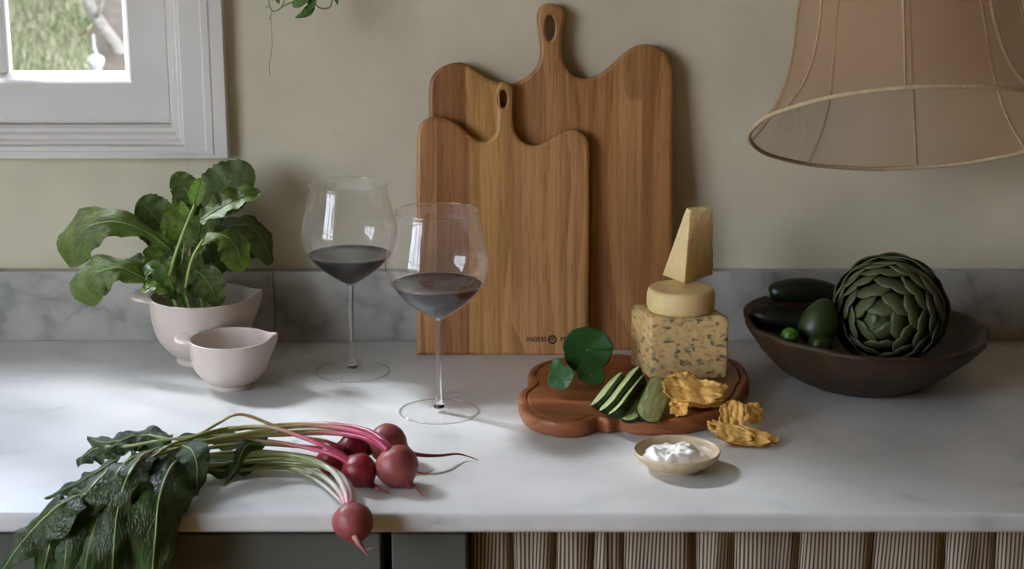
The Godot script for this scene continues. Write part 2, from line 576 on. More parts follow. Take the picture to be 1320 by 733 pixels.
	M.bark = mat(Color(0.60, 0.565, 0.51), 0.8)
	M.bark.albedo_texture = M.soil.albedo_texture
	spread(M.bark, 3.0)
	M.chalk = mat(Color(0.62, 0.62, 0.62), 0.7)

func _ready() -> void:
	rng.seed = 7
	bump_noise.seed = 3
	bump_noise.frequency = 0.05
	# camera
	var cam := Camera3D.new()
	cam.name = "camera"
	var lens := CameraAttributesPhysical.new()
	lens.frustum_focal_length = 72.0
	lens.frustum_focus_distance = 2.02
	lens.exposure_aperture = 12.0
	cam.attributes = lens
	cam.fov = 18.92
	cam.near = 0.05
	cam.far = 100.0
	cam.position = Vector3(0, 1.535, 2.172)
	cam.rotation_degrees = Vector3(-14.4, 0, 0)
	add_child(cam)
	cam.current = true
	# sky, sun, exposure
	var sky := ProceduralSkyMaterial.new()
	sky.sky_top_color = Color(0.85, 0.905, 1.0)
	sky.sky_horizon_color = Color(0.95, 0.96, 1.0)
	sky.ground_bottom_color = Color(0.30, 0.32, 0.22)
	sky.ground_horizon_color = Color(0.55, 0.56, 0.5)
	sky.sky_energy_multiplier = 1.0
	var env := Environment.new()
	env.background_mode = Environment.BG_SKY
	env.sky = Sky.new()
	env.sky.sky_material = sky
	env.background_energy_multiplier = 9.8
	env.tonemap_mode = Environment.TONE_MAPPER_LINEAR
	env.tonemap_exposure = 1.5
	env.sdfgi_enabled = true
	env.ssao_enabled = true
	env.ssil_enabled = true
	var we := WorldEnvironment.new()
	we.name = "world_environment"
	we.environment = env
	add_child(we)
	var sun := DirectionalLight3D.new()
	sun.name = "sun"
	sun.light_color = Color(0.92, 0.95, 1.0)
	sun.light_energy = 1.75
	sun.light_angular_distance = 9.0
	sun.shadow_enabled = true
	add_child(sun)
	sun.look_at_from_position(Vector3(-0.95, 1.0, -0.62) * 8.0, Vector3.ZERO)
	make_materials()
	build_room()
	build_windows()
	build_garden()
	build_counter()
	build_boards()
	build_glasses()
	build_bowls()
	build_cheese()
	build_cucumber()
	build_crisps()
	build_nasturtium()
	build_wooden_bowl()
	build_lamp()
	build_pot_greens()
	build_beets()
	build_vine()

func box(s: SurfaceTool, lo: Vector3, hi: Vector3, r := 0.0005) -> void:
	rbox(s, hi - lo, r, (lo + hi) * 0.5, 1, 1)

# ---------------------------------------------------------------- the room
const WIN_L := -1.245
const WIN_R := -0.4225
const WIN_B := 1.155
const WIN_T := 2.32

func build_room() -> void:
	var s := begin(false)
	box(s, Vector3(-2.15, -0.1, -0.3), Vector3(2.05, 0.0, 3.75))
	structure("floor", s, M.floor)
	s = begin(false)
	box(s, Vector3(-2.15, 2.5, -0.3), Vector3(2.05, 2.6, 3.75))
	structure("ceiling", s, M.ceiling)
	# back wall round the window
	s = begin(false)
	box(s, Vector3(-1.9, 0, -0.15), Vector3(WIN_L, 2.5, -0.018))
	box(s, Vector3(WIN_R, 0, -0.15), Vector3(1.8, 2.5, -0.018))
	box(s, Vector3(WIN_L, 0, -0.15), Vector3(WIN_R, WIN_B, -0.018))
	box(s, Vector3(WIN_L, WIN_T, -0.15), Vector3(WIN_R, 2.5, -0.018))
	structure("wall_back", s, M.wall, "cream limewashed kitchen wall behind the worktop")
	s = begin(false)
	box(s, Vector3(-2.15, 0, -0.3), Vector3(-1.9, 2.5, 1.15))
	box(s, Vector3(-2.15, 0, 2.96), Vector3(-1.9, 2.5, 3.5))
	box(s, Vector3(-2.15, 0, 1.15), Vector3(-1.9, 0.85, 2.96))
	box(s, Vector3(-2.15, 2.35, 1.15), Vector3(-1.9, 2.5, 2.96))
	structure("wall_left", s, M.wall)
	# unseen eave added over the window to cut the high sky
	s = begin(false)
	box(s, Vector3(-2.3, 2.6, -0.50), Vector3(2.2, 2.7, -0.15))
	structure("added_trim_2", s, M.white, "added eave out of view above the window, cutting the high sky")
	s = begin(false)
	box(s, Vector3(1.8, 0, -0.3), Vector3(2.05, 2.5, 3.5))
	structure("wall_right", s, M.far_wall)
	s = begin(false)
	box(s, Vector3(-2.15, 0, 3.5), Vector3(2.05, 2.5, 3.75))
	structure("wall_front", s, M.far_wall)

# a mitred frame in the x-y plane: steps are [inset from the sides, inset from top and bottom, z]
func mitred(s: SurfaceTool, x0: float, x1: float, y0: float, y1: float, steps: Array) -> void:
	for k in steps.size() - 1:
		var a: Array = steps[k]
		var b: Array = steps[k + 1]
		var p := [Vector3(x0 + a[0], y0 + a[1], a[2]), Vector3(x1 - a[0], y0 + a[1], a[2]), Vector3(x1 - a[0], y1 - a[1], a[2]), Vector3(x0 + a[0], y1 - a[1], a[2])]
		var q := [Vector3(x0 + b[0], y0 + b[1], b[2]), Vector3(x1 - b[0], y0 + b[1], b[2]), Vector3(x1 - b[0], y1 - b[1], b[2]), Vector3(x0 + b[0], y1 - b[1], b[2])]
		for i in 4:
			var j := (i + 1) % 4
			tri(s, p[i], p[j], q[j])
			tri(s, p[i], q[j], q[i])

func build_windows() -> void:
	# the window over the worktop
	var w := Node3D.new()
	w.name = "window_1"
	w.position = Vector3(-0.83, 1.146, -0.02)
	w.set_meta("kind", "structure")
	w.set_meta("label", "white painted window with stepped mouldings over the left of the worktop")
	add_child(w)
	var x1 := -0.3660
	var x0 := -1.3
	var y0 := 1.1445
	var y1 := 2.375
	var s := begin(false)
	mitred(s, x0, x1, y0, y1, [[0.0, 0.0, -0.019], [0.0, 0.0, -0.001], [0.001, 0.001, 0.0], [0.017, 0.0055, 0.0], [0.019, 0.0065, 0.0012], [0.027, 0.009, 0.0012], [0.029, 0.0105, 0.0], [0.0555, 0.0150, 0.0], [0.057, 0.0165, -0.0015], [0.057, 0.0165, -0.14]])
	part(w, "casing", s, M.white)
	s = begin(false)
	mitred(s, x0, x1, y0, y1, [[0.0575, 0.017, -0.07], [0.0575, 0.017, -0.008], [0.0615, 0.0215, -0.008], [0.064, 0.024, -0.013], [0.068, 0.029, -0.013], [0.070, 0.032, -0.019], [0.0735, 0.037, -0.019], [0.0765, 0.0405, -0.026], [0.0770, 0.042, -0.07]])
	part(w, "frame_moulding", s, M.white)
	s = begin(false)
	mitred(s, x0, x1, y0, y1, [[0.0768, 0.0415, -0.06], [0.0768, 0.0415, -0.030], [0.079, 0.044, -0.0285], [0.1255, 0.0935, -0.0285], [0.1275, 0.0955, -0.030]])
	part(w, "sash", s, M.white)
	s = begin(false)
	mitred(s, x0, x1, y0, y1, [[0.1275, 0.0955, -0.030], [0.130, 0.098, -0.033], [0.137, 0.105, -0.047], [0.137, 0.105, -0.07]])
	part(w, "glazing_bead", s, M.white)
	var gx0 := x0 + 0.137
	var gx1 := x1 - 0.137
	var gy0 := y0 + 0.105
	var gy1 := y1 - 0.105
	var cols := 4
	var rows := 4
	var bar := 0.022
	var pw := (gx1 - gx0 - bar * (cols - 1)) / cols
	var ph := (gy1 - gy0 - bar * (rows - 1)) / rows
	for i in cols - 1:
		var x := gx0 + (i + 1) * pw + i * bar
		s = begin(false)
		rbox(s, Vector3(bar, gy1 - gy0, 0.020), 0.006, Vector3(x + bar * 0.5, (gy0 + gy1) * 0.5, -0.05), 2)
		part(w, "glazing_bar", s, M.white)
	for i in rows - 1:
		var y := gy0 + (i + 1) * ph + i * bar
		s = begin(false)
		rbox(s, Vector3(gx1 - gx0, bar, 0.019), 0.006, Vector3((gx0 + gx1) * 0.5, y + bar * 0.5, -0.05), 2)
		part(w, "glazing_bar", s, M.white)
	for i in cols:
		for j in rows:
			s = begin(false)
			var lo := Vector3(gx0 + i * (pw + bar), gy0 + j * (ph + bar), -0.054)
			tri(s, lo, lo + Vector3(pw, 0, 0), lo + Vector3(pw, ph, 0))
			tri(s, lo, lo + Vector3(pw, ph, 0), lo + Vector3(0, ph, 0))
			part(w, "pane", s, M.pane)
	# the window in the wall on the left, outside the picture, that lights the worktop from the side
	w = Node3D.new()
	w.name = "window_2"
	w.position = Vector3(-2.0, 0.85, 2.05)
	w.set_meta("kind", "structure")
	w.set_meta("label", "tall white window in the wall to the left")
	add_child(w)
	s = begin(false)
	for k in 4:
		var z := 1.15 + 0.59 * k
		box(s, Vector3(-2.05, 0.85, z), Vector3(-1.98, 2.35, z + 0.04))
	for k in 4:
		var y := 0.85 + 0.4867 * k
		box(s, Vector3(-2.045, y, 1.15), Vector3(-1.985, y + 0.04, 2.96))
	part(w, "sash", s, M.white)
	for i in 3:
		for j in 3:
			s = begin(false)
			var a := Vector3(-2.015, 0.89 + j * 0.4867, 1.19 + i * 0.59)
			tri(s, a, a + Vector3(0, 0.4467, 0), a + Vector3(0, 0.4467, 0.55))
			tri(s, a, a + Vector3(0, 0.4467, 0.55), a + Vector3(0, 0, 0.55))
			part(w, "pane", s, M.pane)

func garden_height(x: float, z: float) -> float:
	var d := -z - 0.6
	return -0.15 + 1.05 * smoothstep(1.5, 7.0, d) + 0.04 * maxf(0.0, d - 5.0) + 0.05 * bump_noise.get_noise_2d(x * 8.0, z * 8.0)

func build_garden() -> void:
	var s := begin()
	var rows := []
	for i in 41:
		var r := PackedVector3Array()
		var z := -0.5 - 20.0 * pow(i / 40.0, 1.5)
		for j in 41:
			var x := lerpf(-14.0, 8.0, j / 40.0)
			r.append(Vector3(x, garden_height(x, z), z))
		rows.append(r)
	grid(s, rows, true)
	structure("ground_garden", s, M.soil)
	# grass
	s = begin(false)
	for k in 3:
		var a := k * 2.1
		var o := Vector3(cos(a), 0, sin(a)) * 0.03
		var side := Vector3(-sin(a), 0, cos(a)) * 0.012
		tri(s, o - side, o + side, o * 2.2 + Vector3(0, 0.09, 0))
	s.generate_normals()
	var mm := MultiMesh.new()
	mm.transform_format = MultiMesh.TRANSFORM_3D
	mm.use_colors = true
	mm.mesh = s.commit()
	var places := []
	var blot := noise_of(131, 0.5, 3)
	for k in 100000:
		var near := k < 70000
		var z := rng.randf_range(-7.6, -4.4) if near else -1.0 - 13.0 * rng.randf()
		var x := rng.randf_range(-3.4, -1.4) if near else rng.randf_range(-6.0, 2.0)
		# a trodden strip of bare earth on the right
		if x > -1.91 + 0.25 * (z + 5.47) + 0.10 * blot.get_noise_1d(z * 6.0): continue
		# living blades and dead straw, evenly mixed
		var c := Color(0.11, 0.15, 0.04) if rng.randf() < 0.36 else Color(0.29, 0.265, 0.155)
		places.append([Transform3D(Basis.from_euler(Vector3(rng.randf_range(-0.7, 0.7), rng.randf() * TAU, rng.randf_range(-0.7, 0.7))).scaled(Vector3.ONE * rng.randf_range(0.35, 0.75)), Vector3(x, garden_height(x, z) - 0.004, z)), c])
	mm.instance_count = places.size()
	for k in places.size():
		mm.set_instance_transform(k, places[k][0])
		mm.set_instance_color(k, places[k][1])
	var g := MultiMeshInstance3D.new()
	g.name = "lawn_grass"
	g.multimesh = mm
	g.material_override = M.grass
	add_child(g)
	tag(g, "sunlit rough grass outside, seen through the window pane", "grass", "", "stuff")
	# a pale leaning trunk and a white garden post at the edge of the bare strip
	var foot := Vector3(-1.84, garden_height(-1.84, -5.78), -5.78)
	var t := thing("tree", foot, "pale slender leaning tree trunk outside the window", "tree")
	s = begin()
	tube(s, spline([foot + Vector3(0.05, -0.08, 0), foot + Vector3(0.0, 0.03, 0.0), foot + Vector3(-0.07, 0.13, -0.01), foot + Vector3(-0.125, 0.24, -0.02), foot + Vector3(-0.16, 0.45, -0.05), foot + Vector3(-0.25, 1.9, -0.1)], 30), 0.034, 0.022, 10)
	part(t, "trunk", s, M.bark)
	s = begin()
	tube(s, spline([foot + Vector3(-0.09, 0.17, -0.01), foot + Vector3(-0.05, 0.21, 0.05), foot + Vector3(0.05, 0.5, 0.08)], 12), 0.015, 0.008, 8)
	part(t, "branch", s, M.bark)
	# unseen canopy added over the trunk to keep the lawn below in shade
	var leafs := MultiMesh.new()
	s = begin(false)
	tri(s, Vector3(-0.05, 0, 0), Vector3(0.05, 0, 0), Vector3(0.0, 0.01, 0.09))
	tri(s, Vector3(-0.05, 0, 0), Vector3(0.0, 0.01, -0.09), Vector3(0.05, 0, 0))
	s.generate_normals()
	leafs.transform_format = MultiMesh.TRANSFORM_3D
	leafs.mesh = s.commit()
	leafs.instance_count = 3800
	for k in 3800:
		var q := Vector3(rng.randfn(), rng.randfn(), rng.randfn()).normalized() * pow(rng.randf(), 0.4)
		leafs.set_instance_transform(k, Transform3D(Basis.from_euler(Vector3(rng.randf_range(-0.7, 0.7), rng.randf() * TAU, rng.randf_range(-0.7, 0.7))).scaled(Vector3.ONE * rng.randf_range(0.9, 1.9)), Vector3(-0.2 + q.x * 3.2, 2.15 + q.y * 0.42, -0.4 + q.z * 2.7)))
	var added_foliage := MultiMeshInstance3D.new()
	added_foliage.name = "added_foliage"
	added_foliage.multimesh = leafs
	added_foliage.material_override = M.vine_green_plain
	added_foliage.set_meta("kind", "stuff")
	t.add_child(added_foliage, true)
	# unseen hedge added at the garden's left to block low sky from the window
	t = thing("added_hedge", Vector3(-4.6, -0.15, -3.2), "added hedge out of view on the left of the garden, blocking low sky", "hedge")
	s = begin()
	rbox(s, Vector3(0.85, 4.5, 4.8), 0.35, Vector3(-4.6, 2.15, -3.2), 3, 4)
	part(t, "blocker_core", s, M.vine_green_plain)
	var blade: Mesh = leafs.mesh
	leafs = MultiMesh.new()
	leafs.transform_format = MultiMesh.TRANSFORM_3D
	leafs.mesh = blade
	leafs.instance_count = 22000
	for k in 22000:
		leafs.set_instance_transform(k, Transform3D(Basis.from_euler(Vector3(rng.randf() * TAU, rng.randf() * TAU, 0)).scaled(Vector3.ONE * rng.randf_range(0.5, 1.0)), Vector3(rng.randf_range(-0.6, 0.62), rng.randf_range(0.0, 4.8), rng.randf_range(-2.6, 2.6))))
	added_foliage = MultiMeshInstance3D.new()
	added_foliage.name = "foliage"
	added_foliage.multimesh = leafs
	added_foliage.material_override = M.vine_green_plain
	added_foliage.set_meta("kind", "stuff")
	t.add_child(added_foliage, true)
	var gp := Vector3(-1.795, garden_height(-1.795, -5.2), -5.2)
	var head := Vector3(-1.7894, 0.6591, -5.2000)
	t = thing("garden_post", gp, "small white post standing in the garden outside", "post")
	s = begin()
	var hh := head.y - gp.y
	lathe(s, smooth2([Vector2(0, 0), Vector2(0.026, 0), Vector2(0.024, hh * 0.4), Vector2(0.023, hh * 0.7), Vector2(0.030, hh * 0.78), Vector2(0.036, hh * 0.88), Vector2(0.033, hh * 0.97), Vector2(0.015, hh * 1.03), Vector2(0, hh * 1.04)], 4), gp, 20)
	part(t, "post", s, M.chalk)
	s = begin()
	tube(s, spline([head, Vector3(-1.7999, 0.7058, -5.2000), Vector3(-1.8004, 0.7523, -5.2000)], 8), 0.007, 0.005, 8)
	part(t, "spike", s, M.chalk)

# ---------------------------------------------------------------- worktop, upstand, cupboards, curtain
func build_counter() -> void:
	var s := begin()
	rbox(s, Vector3(3.2, 0.021, 0.624), 0.005, Vector3(0.05, 0.8895, 0.292), 4)
	var o := solid("countertop", s, M.marble)
	tag(o, "pale veined marble worktop with a softly rounded front edge", "worktop")
	var up := Node3D.new()
	up.name = "trim_1"
	up.position = Vector3(0, 0.9, -0.009)
	up.set_meta("kind", "structure")
	up.set_meta("label", "low marble upstand along the wall, its shade darkened into the colour")
	add_child(up)
	for e in [[-1.55, -0.3143], [-0.3135, 1.65]]:
		s = begin()
		rbox(s, Vector3(e[1] - e[0], 0.095, 0.0175), 0.0012, Vector3((e[0] + e[1]) * 0.5, 0.9475, -0.00905), 2)
		part(up, "slab", s, M.slab)
	# cupboards
	var doors := [[-1.50, -0.86], [-0.855, -0.1305], [-0.1225, -0.044]]
	for k in 3:
		var d: Array = doors[k]
		var at := Vector3((d[0] + d[1]) * 0.5, 0.0, 0.3)
		var label: String = ["grey green cupboard at the far left under the worktop", "wide grey green cupboard under the beetroot leaves", "narrow grey green panel beside the striped curtain"][k]
		var c := thing("base_cabinet", at, label, "cabinet", "cupboards under the worktop")
		s = begin(false)
		box(s, Vector3(d[0], 0.10, 0.02), Vector3(d[1], 0.878, 0.555))
		part(c, "body", s, M.cabinet)
		s = begin(false)
		rbox(s, Vector3(d[1] - d[0] - 0.003, 0.755, 0.02), 0.002, Vector3(at.x, 0.49, 0.567), 2)
		part(c, "door", s, M.cabinet)
		s = begin(false)
		box(s, Vector3(d[0], 0.0, 0.05), Vector3(d[1], 0.0995, 0.50))
		part(c, "plinth", s, M.dark)
	# curtain: a gathered cloth on a wire, stripes counted along the cloth
	var cu := thing("cupboard_curtain", Vector3(0.6, 0.12, 0.55), "gathered curtain of narrow dark and cream stripes under the worktop", "curtain")
	var folds := [-0.0435, 0.0, 0.0446, 0.083, 0.112, 0.186, 0.226, 0.293, 0.368, 0.441, 0.494, 0.56, 0.63, 0.70]
	var ridge := PackedVector2Array()
	for k in folds.size() - 1:
		for i in 14:
			var f := i / 14.0
			var x: float = lerpf(folds[k], folds[k + 1], f)
			var deep := 0.010 + 0.006 * float(k % 2)
			ridge.append(Vector2(x + 0.003 * sin(f * TAU), 0.553 + deep * (pow(sin(PI * f), 0.16) - 0.8 + 0.10 * sin(f * 7.0 + k * 2.0))))
	var length := 0.0
	var us := [0.0]
	for i in ridge.size() - 1:
		length += ridge[i].distance_to(ridge[i + 1])
		us.append(length / 0.0041)
	s = begin()
	for i in ridge.size() - 1:
		for j in 12:
			var ya := 0.878 - 0.75 * j / 12.0
			var yb := 0.878 - 0.75 * (j + 1) / 12.0
			var wa := 0.0012 * sin(j * 1.7 + i * 0.35)
			var wb := 0.0012 * sin((j + 1) * 1.7 + i * 0.35)
			var wc := 0.0012 * sin(j * 1.7 + (i + 1) * 0.35)
			var wd := 0.0012 * sin((j + 1) * 1.7 + (i + 1) * 0.35)
			var p := Vector3(ridge[i].x + wa, ya, ridge[i].y)
			var q := Vector3(ridge[i].x + wb, yb, ridge[i].y)
			var r := Vector3(ridge[i + 1].x + wd, yb, ridge[i + 1].y)
			var t := Vector3(ridge[i + 1].x + wc, ya, ridge[i + 1].y)
			var sw := 0.25 * sin(j * 2.1)
			var sx := 0.25 * sin((j + 1) * 2.1)
			tri(s, p, q, r, Vector2(us[i] + sw, 0), Vector2(us[i] + sx, 1), Vector2(us[i + 1] + sx, 1))
			tri(s, p, r, t, Vector2(us[i] + sw, 0), Vector2(us[i + 1] + sx, 1), Vector2(us[i + 1] + sw, 0))
	part(cu, "cloth", s, M.ticking)
	s = begin()
	tube(s, PackedVector3Array([Vector3(-0.044, 0.8745, 0.546), Vector3(0.3, 0.8745, 0.546), Vector3(0.70, 0.8745, 0.546)]), 0.003, 0.003, 8)
	part(cu, "wire", s, M.brass)
	s = begin(false)
	box(s, Vector3(0.702, 0.0, 0.02), Vector3(1.6, 0.878, 0.575))
	var right := solid("base_cabinet", s, M.cabinet)
	tag(right, "grey green cupboard to the right of the striped curtain", "cabinet", "cupboards under the worktop")

# ---------------------------------------------------------------- boards
func oval2(c: Vector2, a: float, b: float, n := 28) -> Array:
	var out := []
	for i in n: out.append(c + Vector2(cos(TAU * i / n) * a, sin(TAU * i / n) * b))
	return out

# a leaning board of glued staves with a handle hole
func leaning_board(called: String, outline: Array, hole: Array, seams: Array, mats: Array, thick: float, z: float, lean: float, label: String) -> Node3D:
	var f := plate_frame(Vector3(0, 0.9, z), Vector3.RIGHT, Vector3(0, 1, -lean))
	var t := thing(called, Vector3(outline[0].x, 0.9, z), label, "cutting board")
	var r := 0.0045
	var inner := PackedVector2Array(inset(outline, r))
	var hole_out := hole.duplicate()
	hole_out.reverse()
	var hole_big := PackedVector2Array(inset(hole_out, r * 0.6))
	var mid: float = (hole[0] as Vector2).x
	for p in hole: mid = minf(mid, p.x)
	var wide := 0.0
	for p in hole: wide = maxf(wide, p.x - mid)
	mid += wide * 0.5
	for k in seams.size() - 1:
		var lo: float = seams[k]
		var hi: float = seams[k + 1]
		var uvs := Transform2D(0.0, Vector2(2.6, 1.55), 0.0, Vector2(0.37 * k + 0.11 * seams.size(), 0.05 + 0.04 * k))
		var s := begin(false)
		var xs := [lo, hi]
		if lo < mid and hi > mid: xs = [lo, mid, hi]
		for i in xs.size() - 1:
			var strip := PackedVector2Array([Vector2(xs[i], -1), Vector2(xs[i + 1], -1), Vector2(xs[i + 1], 1), Vector2(xs[i], 1)])
			for poly in Geometry2D.intersect_polygons(inner, strip):
				for cut in Geometry2D.clip_polygons(poly, hole_big):
					face(s, cut, f, 0.0, uvs)
					face(s, cut, f, -thick, uvs, true)
		rim(s, outline, f, thick, r, uvs, lo, hi)
		rim(s, hole_out, f, thick, r * 0.6, uvs, lo, hi)
		part(t, "stave", s, mats[k])
	return t

func build_boards() -> void:
	# outlines run counter-clockwise from the lower left corner
	var big := [Vector2(-0.1048, 0.0009), Vector2(-0.0605, -0.0001), Vector2(0.0403, -0.0001), Vector2(0.1412, -0.0001), Vector2(0.2037, -0.0001), Vector2(0.2086, 0.0040), Vector2(0.2094, 0.0224), Vector2(0.2082, 0.1038), Vector2(0.2068, 0.2042), Vector2(0.2054, 0.3033), Vector2(0.2048, 0.3484), Vector2(0.2026, 0.3680), Vector2(0.1945, 0.3826), Vector2(0.1826, 0.3914), Vector2(0.1698, 0.3943), Vector2(0.1551, 0.3914), Vector2(0.1405, 0.3816), Vector2(0.1259, 0.3680), Vector2(0.1112, 0.3563), Vector2(0.0955, 0.3514), Vector2(0.0827, 0.3533), Vector2(0.0718, 0.3611), Vector2(0.0649, 0.3738), Vector2(0.0628, 0.3914), Vector2(0.0647, 0.4108), Vector2(0.0676, 0.4282), Vector2(0.0646, 0.4388), Vector2(0.0567, 0.4437), Vector2(0.0479, 0.4456), Vector2(0.0391, 0.4437), Vector2(0.0333, 0.4379), Vector2(0.0313, 0.4263), Vector2(0.0333, 0.4088), Vector2(0.0353, 0.3914), Vector2(0.0344, 0.3738), Vector2(0.0275, 0.3611), Vector2(0.0158, 0.3514), Vector2(0.0020, 0.3455), Vector2(-0.0098, 0.3445), Vector2(-0.0226, 0.3475), Vector2(-0.0374, 0.3553), Vector2(-0.0511, 0.3651), Vector2(-0.0639, 0.3709), Vector2(-0.0777, 0.3699), Vector2(-0.0915, 0.3641), Vector2(-0.1014, 0.3543), Vector2(-0.1054, 0.3387), Vector2(-0.1057, 0.3033), Vector2(-0.1064, 0.2042), Vector2(-0.1071, 0.1038), Vector2(-0.1077, 0.0224), Vector2(-0.1078, 0.0060)]
	big = ring2(big, 4)
	var hole := oval2(Vector2(0.0480, 0.4147), 0.0065, 0.0160)
	var m := [M.oak[2], M.oak[5], M.oak[0], M.oak[7], M.oak[1], M.oak[6]]
	leaning_board("cutting_board", big, hole, [-0.2, Vector2(-0.0589, 0.1542).x, Vector2(0.0040, 0.1542).x, Vector2(0.0708, 0.1542).x, Vector2(0.1357, 0.1542).x, Vector2(0.1656, 0.1542).x, 0.4], m, 0.018, 0.045, 0.102, "large oak chopping board with wavy shoulders leaning on the wall at the back")
	var small := [Vector2(-0.1199, 0.0009), Vector2(-0.0799, -0.0001), Vector2(-0.0100, -0.0001), Vector2(0.0599, -0.0001), Vector2(0.0919, 0.0009), Vector2(0.0979, 0.0050), Vector2(0.0988, 0.0182), Vector2(0.0984, 0.0787), Vector2(0.0989, 0.1587), Vector2(0.0984, 0.2280), Vector2(0.0982, 0.2624), Vector2(0.0952, 0.2771), Vector2(0.0882, 0.2859), Vector2(0.0784, 0.2898), Vector2(0.0676, 0.2889), Vector2(0.0559, 0.2830), Vector2(0.0441, 0.2752), Vector2(0.0324, 0.2703), Vector2(0.0206, 0.2712), Vector2(0.0108, 0.2771), Vector2(0.0039, 0.2879), Vector2(0.0010, 0.3045), Vector2(0.0010, 0.3240), Vector2(0.0010, 0.3395), Vector2(-0.0029, 0.3473), Vector2(-0.0098, 0.3502), Vector2(-0.0166, 0.3483), Vector2(-0.0205, 0.3415), Vector2(-0.0205, 0.3298), Vector2(-0.0196, 0.3142), Vector2(-0.0196, 0.2986), Vector2(-0.0216, 0.2849), Vector2(-0.0294, 0.2771), Vector2(-0.0392, 0.2752), Vector2(-0.0500, 0.2800), Vector2(-0.0608, 0.2898), Vector2(-0.0715, 0.2986), Vector2(-0.0823, 0.3035), Vector2(-0.0940, 0.3055), Vector2(-0.1057, 0.3045), Vector2(-0.1156, 0.2976), Vector2(-0.1196, 0.2869), Vector2(-0.1207, 0.2673), Vector2(-0.1213, 0.1984), Vector2(-0.1218, 0.1288), Vector2(-0.1224, 0.0586), Vector2(-0.1228, 0.0131), Vector2(-0.1228, 0.0040)]
	small = ring2(small, 4)
	hole = oval2(Vector2(-0.0112, 0.3288), 0.0052, 0.0112)
	m = [M.oak[0], M.oak[3], M.oak[4], M.oak[1]]
	var t := leaning_board("cutting_board", small, hole, [-0.3, Vector2(-0.0959, 0.1587).x, Vector2(-0.0544, 0.1587).x, Vector2(-0.0010, 0.1587).x, 0.3], m, 0.018, 0.066, 0.108, "smaller oak chopping board with a branded mark leaning in front of the large one")
	# the maker's mark burnt into the smaller board
	var f := plate_frame(Vector3(0, 0.9, 0.066), Vector3.RIGHT, Vector3(0, 1, -0.108))
	for w in [["ANDERS", Vector2(0.0314, 0.0212)], ["PE", Vector2(0.0658, 0.0212)]]:
		var tm := TextMesh.new()
		var font := SystemFont.new()
		font.font_names = PackedStringArray(["Droid Sans"])
		font.font_weight = 700
		tm.font = font
		tm.text = w[0]
		tm.font_size = 32
		tm.pixel_size = 0.00026
		tm.depth = 0.0004
		tm.horizontal_alignment = HORIZONTAL_ALIGNMENT_CENTER
		var o := MeshInstance3D.new()
		o.name = "lettering"
		o.mesh = tm
		o.material_override = M.ink
		o.transform = f * Transform3D(Basis().scaled(Vector3(0.82, 1, 1)), Vector3(w[1].x, w[1].y, 0.0001))
		o.position -= t.position
		t.add_child(o, true)
	var s := begin()
	var c: Vector2 = Vector2(0.0519, 0.0207)
	tube(s, ring_path(f, c, 0.0048, 0.0), 0.0010, 0.0010, 6)
	tube(s, ring_path(f, c + Vector2(-0.0003, 0.0001), 0.0018, 0.9), 0.0006, 0.0006, 6)
	tube(s, PackedVector3Array([f * Vector3(c.x + 0.0007, c.y + 0.003, 0), f * Vector3(c.x + 0.0009, c.y, 0), f * Vector3(c.x + 0.0002, c.y - 0.0015, 0)]), 0.0006, 0.0005, 6)
	part(t, "emblem", s, M.ink)
	# serving board with lobed outline and a groove
	var lobes := [Vector2(0.0072, 0.2936), Vector2(0.0123, 0.3357), Vector2(0.0260, 0.3655), Vector2(0.0472, 0.3814), Vector2(0.0703, 0.3840), Vector2(0.0860, 0.3761), Vector2(0.0953, 0.3628), Vector2(0.1070, 0.3708), Vector2(0.1204, 0.3628), Vector2(0.1335, 0.3735), Vector2(0.1590, 0.3788), Vector2(0.1941, 0.3708), Vector2(0.2247, 0.3521), Vector2(0.2503, 0.3219), Vector2(0.2678, 0.2821), Vector2(0.2753, 0.2526), Vector2(0.2828, 0.2315), Vector2(0.2850, 0.2007), Vector2(0.2840, 0.1656), Vector2(0.2759, 0.1394), Vector2(0.2547, 0.1227), Vector2(0.2242, 0.1159), Vector2(0.1966, 0.1193), Vector2(0.1822, 0.1294), Vector2(0.1711, 0.1227), Vector2(0.1570, 0.1294), Vector2(0.1460, 0.1193), Vector2(0.1219, 0.1159), Vector2(0.0876, 0.1193), Vector2(0.0581, 0.1327), Vector2(0.0355, 0.1526), Vector2(0.0227, 0.1785), Vector2(0.0187, 0.2100), Vector2(0.0222, 0.2315), Vector2(0.0183, 0.2467), Vector2(0.0100, 0.2675)]
	for k in lobes.size(): lobes[k] = Vector2(lobes[k].x, -lobes[k].y)
	lobes = ring2(lobes, 5)
	var fr := plate_frame(Vector3(0, 0.918, 0), Vector3.RIGHT, Vector3(0, 0, -1))
	t = thing("serving_board", Vector3(0.13, 0.9, 0.29), "lobed reddish wooden serving board carrying the cheeses", "serving board")
	var uvs := Transform2D(PI / 2 + 0.05, Vector2(2.4, 2.4), 0.0, Vector2(0.3, 0.2))
	s = begin(false)
	var mid := Vector2(0.13, -0.29)
	lobes = around(PackedVector2Array(lobes), mid)
	var ga := around(Geometry2D.offset_polygon(PackedVector2Array(lobes), -0.0085)[0], mid)
	var gb := around(Geometry2D.offset_polygon(PackedVector2Array(lobes), -0.0105)[0], mid)
	var gc := around(Geometry2D.offset_polygon(PackedVector2Array(lobes), -0.0125)[0], mid)
	var ring := around(Geometry2D.offset_polygon(PackedVector2Array(lobes), -0.004)[0], mid)
	var n := lobes.size()
